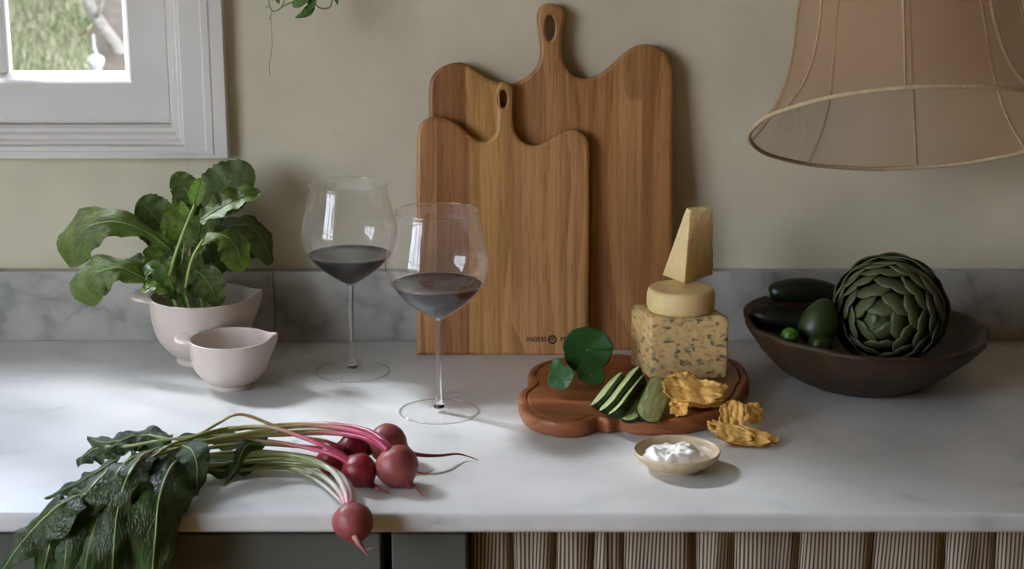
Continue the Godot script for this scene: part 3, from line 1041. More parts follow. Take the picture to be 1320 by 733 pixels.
	for i in n:
		var j := (i + 1) % n
		for e in [[ring, 0.0, ga, 0.0], [ga, 0.0, gb, -0.0022], [gb, -0.0022, gc, 0.0]]:
			var a: Vector3 = fr * Vector3(e[0][i].x, e[0][i].y, e[1])
			var b: Vector3 = fr * Vector3(e[0][j].x, e[0][j].y, e[1])
			var cc: Vector3 = fr * Vector3(e[2][j].x, e[2][j].y, e[3])
			var d: Vector3 = fr * Vector3(e[2][i].x, e[2][i].y, e[3])
			tri(s, a, b, cc, uvs * e[0][i], uvs * e[0][j], uvs * e[2][j])
			tri(s, a, cc, d, uvs * e[0][i], uvs * e[2][j], uvs * e[2][i])
	face(s, PackedVector2Array(gc), fr, 0.0, uvs)
	face(s, PackedVector2Array(ring), fr, -0.018, uvs, true)
	var low := around(Geometry2D.offset_polygon(PackedVector2Array(lobes), -0.0012)[0], mid)
	for e in [[ring, 0.0, low, -0.0012], [low, -0.0012, lobes, -0.004], [lobes, -0.004, lobes, -0.014], [lobes, -0.014, low, -0.0168], [low, -0.0168, ring, -0.018]]:
		for i in n:
			var j := (i + 1) % n
			var a: Vector3 = fr * Vector3(e[0][i].x, e[0][i].y, e[1])
			var b: Vector3 = fr * Vector3(e[2][i].x, e[2][i].y, e[3])
			var cc: Vector3 = fr * Vector3(e[2][j].x, e[2][j].y, e[3])
			var d: Vector3 = fr * Vector3(e[0][j].x, e[0][j].y, e[1])
			var wv := Vector2(0, e[3])
			tri(s, a, b, cc, uvs * e[0][i], uvs * (e[2][i] + wv), uvs * (e[2][j] + wv))
			tri(s, a, cc, d, uvs * e[0][i], uvs * (e[2][j] + wv), uvs * e[0][j])
	part(t, "slab", s, M.beech)

# the outline as seen from its middle, one point for each of 300 directions, counter-clockwise
func around(poly: PackedVector2Array, mid: Vector2) -> Array:
	var out := []
	for k in 300:
		var d := Vector2.from_angle(TAU * k / 300.0)
		var best := 0.0
		for i in poly.size():
			var hit: Variant = Geometry2D.segment_intersects_segment(mid, mid + d, poly[i], poly[(i + 1) % poly.size()])
			if hit != null: best = maxf(best, mid.distance_to(hit))
		out.append(mid + d * best)
	return out

func ring_path(f: Transform3D, c: Vector2, r: float, gap: float) -> PackedVector3Array:
	var out := PackedVector3Array()
	for i in 33:
		var a := -1.0 + gap + (TAU - gap * 2.0) * i / 32.0
		out.append(f * Vector3(c.x + cos(a) * r, c.y + sin(a) * r, 0.0))
	return out

# ---------------------------------------------------------------- glasses
func build_glasses() -> void:
	var outer := smooth2([Vector2(0.0036, 0.110), Vector2(0.0065, 0.1120), Vector2(0.014, 0.1165), Vector2(0.026, 0.1245), Vector2(0.038, 0.1340), Vector2(0.0480, 0.1450), Vector2(0.0548, 0.1570), Vector2(0.0588, 0.1690), Vector2(0.0596, 0.1780), Vector2(0.0580, 0.1890), Vector2(0.0543, 0.2040), Vector2(0.0503, 0.2200), Vector2(0.0478, 0.2320), Vector2(0.0474, 0.2370)], 5)
	var spots := [[Vector3(-0.0846, 0.9000, 0.2906), 0.1530, "wine glass with red wine standing nearest, in front of the oak boards"], [Vector3(-0.1990, 0.9000, 0.1350), 0.1495, "wine glass with red wine standing further back, in front of the bare wall"]]
	for k in 2:
		var at: Vector3 = spots[k][0]
		var g := thing("wine_glass", at, spots[k][2], "wine glass", "wine glasses on the worktop")
		var prof := [Vector2(0.0, 0.1125)]
		prof.append_array(outer)
		var inner := outer.duplicate()
		inner.reverse()
		prof.append(Vector2(0.0470, 0.2374))
		for p in inner:
			if p.y > spots[k][1]: prof.append(Vector2(p.x - 0.0008, p.y))   # below its level the wine itself lines the glass
		var s := begin()
		lathe(s, prof, at, 80)
		var cup := part(g, "bowl", s, M.sheet)
		s = begin()
		lathe(s, [Vector2(0.0466, 0.2368), Vector2(0.0474, 0.2366), Vector2(0.0478, 0.2373), Vector2(0.0473, 0.2380), Vector2(0.0466, 0.2378), Vector2(0.0463, 0.2373), Vector2(0.0466, 0.2368)], at, 72)
		part(cup, "lip", s, M.glass)
		s = begin()
		lathe(s, smooth2([Vector2(0.0, 0.0045), Vector2(0.0052, 0.0045), Vector2(0.0062, 0.0075), Vector2(0.0042, 0.012), Vector2(0.0034, 0.022), Vector2(0.0031, 0.060), Vector2(0.0033, 0.100), Vector2(0.0037, 0.1105), Vector2(0.0, 0.1120)], 5), at, 24)
		part(g, "stem", s, M.glass)
		s = begin()
		lathe(s, smooth2([Vector2(0.0, 0.0), Vector2(0.030, 0.0), Vector2(0.0455, 0.0), Vector2(0.0462, 0.0006), Vector2(0.0455, 0.0012), Vector2(0.030, 0.0018), Vector2(0.014, 0.0030), Vector2(0.006, 0.0044), Vector2(0.0, 0.0046)], 4), at, 64)
		var foot := part(g, "foot", s, M.sheet)
		s = begin()
		lathe(s, [Vector2(0.0450, 0.0), Vector2(0.0461, 0.0), Vector2(0.0467, 0.0006), Vector2(0.0462, 0.0013), Vector2(0.0450, 0.0013), Vector2(0.0446, 0.0006), Vector2(0.0450, 0.0)], at, 72)
		part(foot, "foot_edge", s, M.glass)
		# the wine
		var level: float = spots[k][1]
		var wine := [Vector2(0.0, 0.1156)]
		var top := 0.0
		for p in outer:
			if p.x > 0.0085 and p.y < level:
				wine.append(Vector2(p.x - 0.0012, p.y + 0.0009))
				top = p.x
		wine.append(Vector2(top + 0.0012, level + 0.0008))
		wine.append(Vector2(top - 0.0006, level))
		wine.append(Vector2(top * 0.6, level - 0.0001))
		wine.append(Vector2(0.0, level - 0.0001))
		s = begin()
		lathe(s, wine, at, 80)
		var o := thing("red_wine", at + Vector3(0, 0.1156, 0), ["dark red wine in the nearest glass", "dark red wine in the glass further back"][k], "wine", "wine in the glasses")
		part(o, "liquid", s, M.wine)

# ---------------------------------------------------------------- bowls
func pouring_bowl(at: Vector3, r: float, h: float, turn: float, label: String) -> void:
	var t := thing("pouring_bowl", at, label, "bowl", "blush pouring bowls")
	var w := 0.0028
	var pr := smooth2([Vector2(0.0, 0.003), Vector2(r * 0.40, 0.003), Vector2(r * 0.46, 0.0), Vector2(r * 0.52, 0.0), Vector2(r * 0.535, 0.004), Vector2(r * 0.515, h * 0.095), Vector2(r * 0.64, h * 0.15), Vector2(r * 0.85, h * 0.34), Vector2(r * 0.955, h * 0.58), Vector2(r * 0.992, h * 0.82), Vector2(r, h * 0.97), Vector2(r * 0.99, h), Vector2(r - w, h * 0.985), Vector2(r * 0.992 - w, h * 0.82), Vector2(r * 0.955 - w, h * 0.58), Vector2(r * 0.85 - w, h * 0.36), Vector2(r * 0.61, h * 0.18), Vector2(r * 0.3, h * 0.13), Vector2(0.0, h * 0.125)], 4)
	var s := begin()
	var spout := func(v: Vector3, a: float) -> Vector3:
		var k := smoothstep(h * 0.5, h, v.y)
		var d := absf(wrapf(a - turn, -PI, PI))
		var near := exp(-pow(d / 0.30, 2.0)) * k
		var flat := Vector3(cos(turn), 0, sin(turn))
		var out := v + flat * r * 0.17 * near * (0.5 + 0.5 * exp(-pow(d / 0.13, 2.0))) + Vector3(0, 0.0045 * near * k * k, 0)
		return out
	lathe(s, pr, at, 128, spout)
	part(t, "body", s, M.blush)
	# the tongue-shaped grip on the other side
	var g := turn + PI + 0.18
	var dir := Vector3(cos(g), 0, sin(g))
	var side := Vector3(-dir.z, 0, dir.x)
	var rows := []
	for i in 13:
		var f := i / 12.0
		var a0 := lerpf(-0.78, 0.78, f)
		var rim_in := dir * cos(a0) * (r - 0.0015) + side * sin(a0) * (r - 0.0015)
		var outw := dir * (r + r * 0.36 * pow(cos((f - 0.5) * PI), 0.5)) + side * sin(a0) * r * 0.74
		var row := PackedVector3Array()
		for j in 6:
			var e := j / 5.0
			row.append(at + rim_in.lerp(outw, e) + Vector3(0, h - 0.0015 + 0.001 * e, 0))
		rows.append(row)
	s = begin()
	sheet(s, rows, 0.0032)
	part(t, "grip", s, M.blush)

func build_bowls() -> void:
	pouring_bowl(Vector3(-0.3920, 0.9000, 0.0869), 0.0655, 0.086, -0.12, "larger blush pouring bowl holding leafy greens by the upstand")
	pouring_bowl(Vector3(-0.3404, 0.9000, 0.1936), 0.0495, 0.0605, -0.10, "small empty blush pouring bowl in front of the larger one")
	# shallow dish of cream
	var at := Vector3(0.1734, 0.9000, 0.4768)
	var t := thing("dipping_dish", at, "small shallow cream stoneware dish in front of the serving board", "dish")
	var s := begin()
	lathe(s, smooth2([Vector2(0, 0.0015), Vector2(0.022, 0.0015), Vector2(0.0235, 0.0), Vector2(0.0255, 0.0005), Vector2(0.027, 0.0035), Vector2(0.036, 0.0075), Vector2(0.0435, 0.0145), Vector2(0.0458, 0.0195), Vector2(0.0448, 0.0212), Vector2(0.0425, 0.0195), Vector2(0.039, 0.0145), Vector2(0.030, 0.0088), Vector2(0.015, 0.0062), Vector2(0, 0.0060)], 4), at, 72)
	part(t, "body", s, M.cream_glaze)
	t = thing("cream_dollop", at + Vector3(0, 0.0065, 0), "lumpy white cream spooned into the shallow dish", "cream")
	s = begin()
	var rows := []
	var n2 := noise_of(141, 55.0, 3)
	var c := at + Vector3(-0.004, 0.0064, -0.003)
	for i in 29:
		var a := i / 28.0
		var row := PackedVector3Array()
		for j in 61:
			var b := TAU * (j % 60) / 60.0
			var edge := 0.0345 + 0.0035 * sin(3.0 * b + 1.0) + 0.002 * sin(7.0 * b)
			var rad := edge * (1.0 - a)
			var p := Vector3(cos(b) * rad, 0, sin(b) * rad * 0.86)
			var fill := pow(clampf(a * 3.2, 0, 1), 0.5)
			p.y = 0.0128 * fill + 0.0075 * fill * n2.get_noise_2d(p.x * 0.6, p.z * 0.6) + 0.0016 * fill * n2.get_noise_2d(p.x * 1.6 + 3.0, p.z * 1.6) + 0.0030 * (1.0 - fill)
			row.append(c + p)
		rows.append(row)
	grid(s, rows)
	part(t, "cream", s, M.cream)

# ---------------------------------------------------------------- cheese
func build_cheese() -> void:
	var a := Vector3(0.1648, 0.9185, 0.2270)
	var b := Vector3(0.2578, 0.9185, 0.2240)
	var d := Vector3(0.1448, 0.9185, 0.1672)
	var h := 0.0775
	var rough := noise_of(151, 60.0, 4)
	var s := begin()
	var block := func(p: Vector3) -> Vector3:
		var q := a + (b - a) * (p.x / 0.09 + 0.5) + (d - a) * (0.5 - p.z / 0.09) + Vector3(0, p.y + h * 0.5, 0)
		return q + Vector3.ONE * 0.0011 * rough.get_noise_3dv(q * 1.6) + (q - a).normalized() * 0.0006 * rough.get_noise_3dv(q * 5.0)
	rbox(s, Vector3(0.09, h, 0.09), 0.005, Vector3.ZERO, 3, 26, block)
	var o := thing("cheese_block", (b + d) * 0.5, "big block of blue veined cheese at the bottom of the stack", "cheese", "stacked cheeses")
	part(o, "cheese", s, M.blue_cheese)
	var top := 0.9185 + h + 0.0006
	var c := Vector3(0.2023, 0.9965, 0.1928)
	c.y = top
	s = begin()
	var soft := func(v: Vector3, an: float) -> Vector3:
		return v + Vector3(cos(an), 0, sin(an)) * 0.0006 * sin(an * 3.0) + Vector3(0, 0.0005 * rough.get_noise_3dv(v * 1.2), 0)
	lathe(s, smooth2([Vector2(0, 0), Vector2(0.034, 0), Vector2(0.0385, 0.0012), Vector2(0.0405, 0.0055), Vector2(0.0408, 0.013), Vector2(0.0403, 0.0205), Vector2(0.0385, 0.0255), Vector2(0.034, 0.0272), Vector2(0.018, 0.0268), Vector2(0, 0.0268)], 5), c, 72, soft)
	o = thing("round_cheese", c, "small round pale cheese in the middle of the stack", "cheese", "stacked cheeses")
	part(o, "cheese", s, M.pale_cheese)
	# tall wedge standing on the wheel
	var y := c.y + 0.0278
	var lo := [Vector3(0.1840, 1.0240, 0.1377), Vector3(0.2075, 1.0240, 0.1799), Vector3(0.2483, 1.0240, 0.1338)]
	lo.append(lo[0] + lo[2] - lo[1] + Vector3(-0.004, 0, 0.012))
	for k in 4: lo[k].y = y
	var hb := Vector3(0.2132, 1.1144, 0.1650)
	var hy := hb.y
	var hi := [Vector3(hb.x - 0.0045, hy + 0.001, lo[1].z - 0.010), Vector3(hb.x, hy, lo[1].z - 0.004), Vector3(hb.x + 0.0275, hy + 0.0005, lo[1].z - 0.012), Vector3(hb.x + 0.022, hy + 0.001, lo[1].z - 0.026)]
	var wedge := func(p: Vector3) -> Vector3:
		var u := p.x / 0.05 + 0.5
		var v := p.y / 0.10 + 0.5
		var w := 0.5 - p.z / 0.05
		# 0 left, 1 front, 2 right, 3 back: bilinear between them
		var l: Vector3 = (lo[1] as Vector3).lerp(lo[2], u).lerp((lo[0] as Vector3).lerp(lo[3], u), w)
		var t: Vector3 = (hi[1] as Vector3).lerp(hi[2], u).lerp((hi[0] as Vector3).lerp(hi[3], u), w)
		var q := l.lerp(t, v)
		return q + Vector3.ONE * 0.0010 * rough.get_noise_3dv(q * 2.0) * v + Vector3(1, 0, 0) * maxf(0.0, u - 0.9) * 0.02 * rough.get_noise_3dv(q * 2.4)
	s = begin()
	rbox(s, Vector3(0.05, 0.10, 0.05), 0.0022, Vector3.ZERO, 2, 18, wedge)
	o = thing("cheese_wedge", Vector3(c.x, y, c.z), "tall pale hard cheese wedge standing on top of the stack", "cheese", "stacked cheeses")
	part(o, "cheese", s, M.hard_cheese)

# ---------------------------------------------------------------- cucumber
func spear(label: String, from: Vector3, to: Vector3, normal: Vector3, r: float, deep: float) -> void:
	var dir := (to - from).normalized()
	var side := dir.cross(normal).normalized()
	var up := side.cross(dir).normalized()
	var t := thing("cucumber_piece", from, label, "cucumber", "cucumber pieces on the serving board")
	var skin := []
	var flesh := []
	var n := 30
	var long := from.distance_to(to)
	for i in n + 1:
		var f := 0.5 - 0.5 * cos(PI * i / n)
		var d := minf(f, 1.0 - f) * long
		var w := r if d >= r else maxf(0.0001, sqrt(maxf(0.0, r * r - (r - d) * (r - d))))
		var c := from.lerp(to, f) + up * 0.0008 * sin(f * 3.0)
		var a := PackedVector3Array()
		for j in 13:
			var g := PI * j / 12.0
			a.append(c + side * cos(g) * w - up * sin(g) * deep * (w / r))
		skin.append(a)
		var b := PackedVector3Array()
		for j in 7:
			var x := 2.0 * j / 6.0 - 1.0
			b.append(c + side * x * w * 0.99 + up * 0.0012 * (1.0 - x * x) * (w / r))
		flesh.append(b)
	var s := begin()
	grid(s, skin)
	part(t, "skin", s, M.cuke_skin)
	s = begin()
	grid(s, flesh)
	part(t, "flesh", s, M.cuke_flesh, "pale green cut face")

func build_cucumber() -> void:
	var lean := Vector3(-0.74, 0.60, 0.30)
	spear("cucumber spear leaning at the left end of the green pieces", Vector3(0.0929, 0.9310, 0.3554), Vector3(0.1230, 0.9435, 0.2850), lean, 0.0120, 0.014)
	spear("tallest cucumber spear, second from the left, leaning on its neighbour", Vector3(0.1014, 0.9310, 0.3744), Vector3(0.1426, 0.9510, 0.2850), lean, 0.0125, 0.013)
	spear("third cucumber spear from the left with dark skin showing", Vector3(0.1111, 0.9310, 0.3851), Vector3(0.1461, 0.9444, 0.3000), lean, 0.0120, 0.013)
	spear("short rounded cucumber end standing before the other green pieces", Vector3(0.1300, 0.9225, 0.3866), Vector3(0.1331, 0.9311, 0.3250), Vector3(-0.12, 0.40, 0.9), 0.0120, 0.009)
	spear("half hidden cucumber slice behind the widest one", Vector3(0.1409, 0.9167, 0.3180), Vector3(0.1551, 0.9407, 0.3000), Vector3(-0.3, 0.5, 0.8), 0.0120, 0.007)
	spear("widest cucumber slice with its pale cut face towards the room", Vector3(0.1466, 0.9245, 0.3924), Vector3(0.1727, 0.9454, 0.3120), Vector3(0.10, 0.45, 0.89), 0.0155, 0.008)

# ---------------------------------------------------------------- crisps
func crisp(label: String, at: Vector3, x: Vector3, y: Vector3, w: float, h: float, seed_at: float, wave: float, curl: float) -> void:
	var f := plate_frame(at, x, y)
	var n := noise_of(int(seed_at * 10.0), 1.0, 4)
	var rows := []
	for i in 27:
		var v := i / 26.0 * 2.0 - 1.0
		var row := PackedVector3Array()
		for j in 35:
			var u := j / 34.0 * 2.0 - 1.0
			# a square stretched towards a ragged round
			var p := Vector2(u * sqrt(1.0 - v * v * 0.42), v * sqrt(1.0 - u * u * 0.42))
			var ang := p.angle()
			p *= 1.0 + 0.18 * n.get_noise_2d(cos(ang) * 1.9 + seed_at, sin(ang) * 1.9) + 0.07 * n.get_noise_2d(cos(ang) * 9.0, sin(ang) * 9.0 + seed_at)
			var z := wave * 0.55 * sin(p.x * 10.0 + seed_at + 1.2 * p.y + 3.0 * n.get_noise_2d(p.x + seed_at, p.y)) + curl * (p.x * p.x - 0.4 * p.y) + 0.8 * curl * n.get_noise_2d(p.x * 1.3 + seed_at, p.y * 1.3) + 0.0004 * n.get_noise_2d(p.x * 6.0 + seed_at, p.y * 6.0)
			row.append(f * Vector3(p.x * w * 0.5, p.y * h * 0.5, z))
		rows.append(row)
	var s := begin()
	sheet(s, rows, 0.0012)
	var t := thing("crisp", at, label, "crisp", "toasted golden crisps")
	part(t, "sheet", s, M.crisp)

func build_crisps() -> void:
	crisp("broad ragged golden crisp lying on the pile before the blue cheese", Vector3(0.2024, 0.9450, 0.3508), Vector3(1, -0.10, 0.05), Vector3(-0.1, 0.72, -0.7), 0.066, 0.034, 1.3, 0.0011, 0.005)
	crisp("golden crisp tucked against the cheese at the back of the pile", Vector3(0.1911, 0.9420, 0.3244), Vector3(1, 0.14, -0.1), Vector3(0.05, 0.85, -0.5), 0.040, 0.032, 2.7, 0.0012, -0.005)
	crisp("small curled golden crisp at the front of the pile on the board", Vector3(0.1891, 0.9280, 0.3573), Vector3(0.9, 0.1, 0.45), Vector3(-0.25, 0.8, -0.55), 0.023, 0.022, 4.1, 0.0010, 0.006)
	crisp("flat golden crisp lying under the others on the serving board", Vector3(0.2166, 0.9225, 0.3214), Vector3(1, 0.05, -0.1), Vector3(0.1, 0.12, -1), 0.052, 0.040, 5.9, 0.0010, 0.003)
	crisp("golden crisp at the right end of the board's edge", Vector3(0.2311, 0.9340, 0.3226), Vector3(0.9, 0.05, 0.3), Vector3(-0.2, 0.6, -0.8), 0.030, 0.026, 6.4, 0.0010, 0.004)
	crisp("ridged crisp leaning against the right edge of the serving board", Vector3(0.2469, 0.9200, 0.3687), Vector3(0.88, -0.10, 0.10), Vector3(-0.30, 0.86, -0.42), 0.032, 0.036, 7.7, 0.0016, 0.003)
	crisp("small crisp curling up behind the leaning one on the worktop", Vector3(0.2718, 0.9140, 0.3403), Vector3(0.9, 0.3, -0.2), Vector3(-0.4, 0.8, -0.4), 0.024, 0.025, 8.2, 0.0014, 0.005)
	crisp("lowest wavy crisp of the fan lying on the marble", Vector3(0.2597, 0.9045, 0.3995), Vector3(1, 0.0, 0.22), Vector3(-0.15, 0.42, -1), 0.064, 0.026, 9.5, 0.0018, 0.0025)
	crisp("middle wavy crisp of the fan lying on the marble", Vector3(0.2513, 0.9105, 0.4038), Vector3(1, -0.08, 0.25), Vector3(-0.15, 0.62, -0.8), 0.062, 0.024, 10.8, 0.0018, 0.003)
	crisp("topmost wavy crisp of the fan, its pale end towards the dish", Vector3(0.2397, 0.9140, 0.4010), Vector3(1, -0.20, 0.30), Vector3(-0.10, 0.7, -0.7), 0.052, 0.019, 11.6, 0.0016, 0.003)

# ---------------------------------------------------------------- nasturtium leaves
func nasturtium(label: String, at: Vector3, normal: Vector3, r: float, base: Vector3, seed_at: float, high := 1.0) -> void:
	var f := plate_frame(at, normal.cross(Vector3.UP).cross(normal).cross(normal), normal.cross(Vector3.UP).cross(normal))
	f = Transform3D(Basis(f.basis.x, f.basis.y, normal.normalized()), at)
	var t := thing("nasturtium_leaf", base, label, "leaf", "round green leaves on the serving board")
	var rows := []
	for i in 13:
		var e := i / 12.0
		var row := PackedVector3Array()
		for j in 61:
			var a := TAU * (j % 60) / 60.0
			var rr := r * e * (1.0 + 0.015 * sin(a * 9.0 + seed_at) + 0.025 * sin(a * 3.0 + seed_at * 2.0))
			var z := 0.12 * r * e * e + 0.05 * r * e * e * sin(a * 4.0 + seed_at) - 0.008 * r * e * cos(a * 9.0)
			row.append(f * Vector3(cos(a) * rr, sin(a) * rr * high, z))
		rows.append(row)
	var s := begin()
	sheet(s, rows, 0.0005)
	var blade := part(t, "blade", s, M.nasturtium_plain)
	s = begin()
	for k in 8:
		var a := TAU * k / 8.0 + seed_at
		var path := PackedVector3Array()
		for i in 5:
			var e := i / 4.0 * 0.8
			path.append(f * Vector3(cos(a) * r * e, sin(a) * r * e * high, 0.12 * r * e * e + 0.05 * r * e * e * sin(a * 4.0 + seed_at) - 0.008 * r * e * cos(a * 9.0) + 0.00028))
		tube(s, path, 0.00026, 0.0001, 5)
	part(blade, "vein", s, M.nasturtium_vein)
	s = begin()
	rbox(s, Vector3(0.0016, 0.0016, 0.0006), 0.0003, f * Vector3(0, 0, 0.0005), 1)
	part(blade, "leaf_eye", s, M.rib, "pale spot where the veins meet")
	s = begin()
	tube(s, spline([at, at - normal.normalized() * 0.012 + Vector3(0, -0.004, 0), base], 12), 0.0009, 0.0011, 7)
	part(t, "stem", s, M.stem)

func build_nasturtium() -> void:
	M.nasturtium_plain = mat(Color(0.19, 0.40, 0.15), 0.5, "nasturtium leaf")
	M.nasturtium_plain.albedo_texture = ntex(noise_of(161, 0.02, 4), 256, [0.0, 1.0], [grey(0.72), grey(1.0)])
	spread(M.nasturtium_plain, 12.0, false)
	M.nasturtium_plain.backlight_enabled = true
	M.nasturtium_plain.backlight = Color(0.10, 0.28, 0.05)
	M.nasturtium_vein = mat(Color(0.19, 0.38, 0.155), 0.5)
	nasturtium("large round dark green leaf standing up on the serving board", Vector3(0.0900, 0.9516, 0.2150), Vector3(0.05, 0.30, 0.95), 0.0300, Vector3(0.0920, 0.9190, 0.1753), 0.4, 0.94)
	nasturtium("small round leaf lying lowest at the left of the leaves", Vector3(0.0575, 0.9378, 0.2850), Vector3(-0.35, 0.75, 0.55), 0.0162, Vector3(0.0690, 0.9190, 0.2408), 1.9)
	nasturtium("small round leaf in front of the large standing one", Vector3(0.0922, 0.9375, 0.2720), Vector3(0.15, 0.88, 0.45), 0.0172, Vector3(0.0921, 0.9190, 0.2377), 3.1)
	nasturtium("pale little leaf half hidden behind the small left one", Vector3(0.0534, 0.9374, 0.2350), Vector3(-0.5, 0.35, 0.5), 0.0100, Vector3(0.0617, 0.9190, 0.2070), 4.4)

# ---------------------------------------------------------------- the wooden bowl and what lies in it
func build_wooden_bowl() -> void:
	var at := Vector3(0.4292, 0.9000, 0.1687)
	var t := thing("wooden_bowl", at, "wide worn dark wooden bowl full of green vegetables at the right", "bowl")
	var rough := noise_of(171, 14.0, 3)
	var bend := func(v: Vector3, a: float) -> Vector3:
		var k := smoothstep(0.02, 0.07, v.y)
		var o := v + Vector3(cos(a), 0, sin(a)) * (0.004 * rough.get_noise_2d(cos(a) * 0.1, sin(a) * 0.1) + 0.0012 * rough.get_noise_3dv(v * 4.0))
		o.z *= 1.05
		o.y *= 0.96
		return o + Vector3(0, k * (-0.0060 * v.x / 0.147 + 0.0030 * rough.get_noise_2d(cos(a) * 0.16 + 3.0, sin(a) * 0.16)), 0)
	var s := begin()
	lathe(s, smooth2([Vector2(0, 0.001), Vector2(0.055, 0.001), Vector2(0.066, 0.0), Vector2(0.080, 0.006), Vector2(0.104, 0.022), Vector2(0.126, 0.043), Vector2(0.141, 0.062), Vector2(0.1470, 0.0725), Vector2(0.1462, 0.0765), Vector2(0.1425, 0.0772), Vector2(0.1380, 0.0735), Vector2(0.130, 0.0615), Vector2(0.113, 0.041), Vector2(0.090, 0.024), Vector2(0.060, 0.0135), Vector2(0.0, 0.0110)], 4), at, 110, bend)
	part(t, "body", s, M.old_wood)
	# courgettes
	courgette("dark green courgette lying on top at the left of the bowl", [Vector3(0.3155, 1.0036, 0.1500), Vector3(0.3277, 1.0065, 0.1500), Vector3(0.3514, 1.0085, 0.1500), Vector3(0.3752, 1.0075, 0.1500), Vector3(0.4040, 1.0016, 0.1500)], 0.0155)
	courgette("dark green courgette lying low inside the left of the bowl", [Vector3(0.2928, 0.9823, 0.1550), Vector3(0.3084, 0.9778, 0.1600), Vector3(0.3362, 0.9742, 0.1650), Vector3(0.3686, 0.9717, 0.1700)], 0.0165)
	# avocado
	var a := thing("avocado", Vector3(0.3641, 0.9608, 0.2100), "dull green pear shaped avocado leaning on the artichoke", "avocado")
	s = begin()
	var turn := Basis(Vector3(0, 0, 1), -0.32)
	var tilt := func(v: Vector3, _a: float) -> Vector3: return turn * v
	lathe(s, smooth2([Vector2(0, 0), Vector2(0.013, 0.002), Vector2(0.021, 0.010), Vector2(0.0235, 0.022), Vector2(0.020, 0.037), Vector2(0.013, 0.050), Vector2(0.006, 0.056), Vector2(0, 0.057)], 5), Vector3(0.3586, 0.9588, 0.2100), 40, tilt)
	part(a, "skin", s, M.avocado)
	ball("lime", "small bright green lime near the front rim of the bowl", "lime", Vector3(0.3285, 0.9729, 0.2320), 0.0112, M.lime)
	ball("lime", "dull olive green lime half hidden beside the artichoke", "lime", Vector3(0.3648, 0.9624, 0.2320), 0.0150, M.olive_lime)
	artichoke(Vector3(0.4539, 0.9919, 0.1900), Vector3(-0.42, 0.02, 0.90), 0.0665)

func ball(called: String, label: String, category: String, at: Vector3, r: float, m: Material) -> void:
	var t := thing(called, at - Vector3(0, r, 0), label, category, "limes in the wooden bowl")
	var s := begin()
	var pr := []
	for i in 15: pr.append(Vector2(sin(PI * i / 14.0) * r * (1.0 + 0.02 * sin(i * 2.0)), -cos(PI * i / 14.0) * r))
	lathe(s, pr, at, 32)
	part(t, "skin", s, m)
	s = begin()
	rbox(s, Vector3(0.003, 0.002, 0.003), 0.0008, at + Vector3(-0.2, 0.55, 0.8).normalized() * r, 1)
	part(t, "stem_scar", s, M.stem)

func courgette(label: String, pts: Array, r: float) -> void:
	var t := thing("courgette", (pts[1] as Vector3) - Vector3(0, r, 0), label, "courgette", "courgettes in the wooden bowl")
	var path := spline(pts, 28)
	var rows := []
	for i in 29:
		var f := i / 28.0
		var w := r * pow(maxf(0.0, sin(PI * clampf(f * 0.94 + 0.02, 0, 1))), 0.33)
		var row := PackedVector3Array()
		var dir := (path[mini(i + 1, 28)] - path[maxi(i - 1, 0)]).normalized()
		var side := dir.cross(Vector3.UP).normalized()
		var up := side.cross(dir)
		for j in 21:
			var a := TAU * (j % 20) / 20.0
			var rr := w * (1.0 + 0.015 * sin(a * 5.0))
			row.append(path[i] + side * cos(a) * rr + up * sin(a) * rr)
		rows.append(row)
	var s := begin()
	grid(s, rows, true)
	part(t, "skin", s, M.courgette)
	s = begin()
	tube(s, PackedVector3Array([path[0] + (path[1] - path[0]) * 0.8, path[0], path[0] - (path[1] - path[0]).normalized() * 0.003]), 0.004, 0.003, 8)
	part(t, "stalk_end", s, M.stem)

func artichoke(at: Vector3, axis: Vector3, r: float) -> void:
	var t := thing("artichoke", at, "large globe artichoke facing the room in the wooden bowl", "artichoke")
	var az := axis.normalized()
	var ax := Vector3.UP.cross(az).normalized()
	var ay := az.cross(ax)
	var s := begin()
	var pr := []
	for i in 15: pr.append(Vector2(sin(PI * i / 14.0) * r * 0.60, -cos(PI * i / 14.0) * r * 0.60))
	lathe(s, pr, at, 32)
	part(t, "heart", s, M.artichoke)
	s = begin()
	tube(s, PackedVector3Array([at - az * r * 0.75, at - az * (r * 0.98)]), 0.013, 0.013, 12)
	part(t, "stem", s, M.artichoke)
	var count := 70
	for k in count:
		var f := (k + 0.5) / count
		var phi := lerpf(-0.20, 2.0, pow(f, 0.62))
		var psi := k * 2.39996 + 0.6
		var radial := ax * cos(psi) + ay * sin(psi)
		var size := r * lerpf(0.33, 0.92, pow(f, 0.62))
		var reach := lerpf(0.55, 0.95, f)
		var rows := []
		var lift := 0.055 * sin(k * 3.7) + 0.03
		for i in 11:
			var e := i / 10.0
			var ph := phi + reach * (1.0 - e)
			var rad := r * (lerpf(0.66, 0.985, sin(e * PI * 0.5)) - 0.10 * (1.0 - f) * (1.0 - f) + lift * e * e * f)
			var mid := az * cos(ph) + radial * sin(ph)
			var dir := (az * sin(ph) - radial * cos(ph))
			var side := mid.cross(dir).normalized()
			var w: float = size * 0.66 * (0.50 + 0.62 * sin(PI * clampf(0.18 + e * 0.62, 0, 1))) * (1.0 if e < 0.82 else 1.0 - 0.42 * (e - 0.82) / 0.18)
			var row := PackedVector3Array()
			for j in 11:
				var x := j / 5.0 - 1.0
				var notch := 0.0
				if i >= 8: notch = -0.055 * r * (1.0 - smoothstep(0.0, 0.30, absf(x))) * (i - 7) / 3.0 * (0.4 + f)
				var q := at + mid * rad + side * x * w
				var from := (q - at).normalized()
				q = at + from * (rad + 0.03 * r * (1.0 - x * x)) + dir * notch
				row.append(q)
			rows.append(row)
		s = begin()
		sheet(s, rows, 0.0014)
		part(t, "bract", s, M.artichoke)

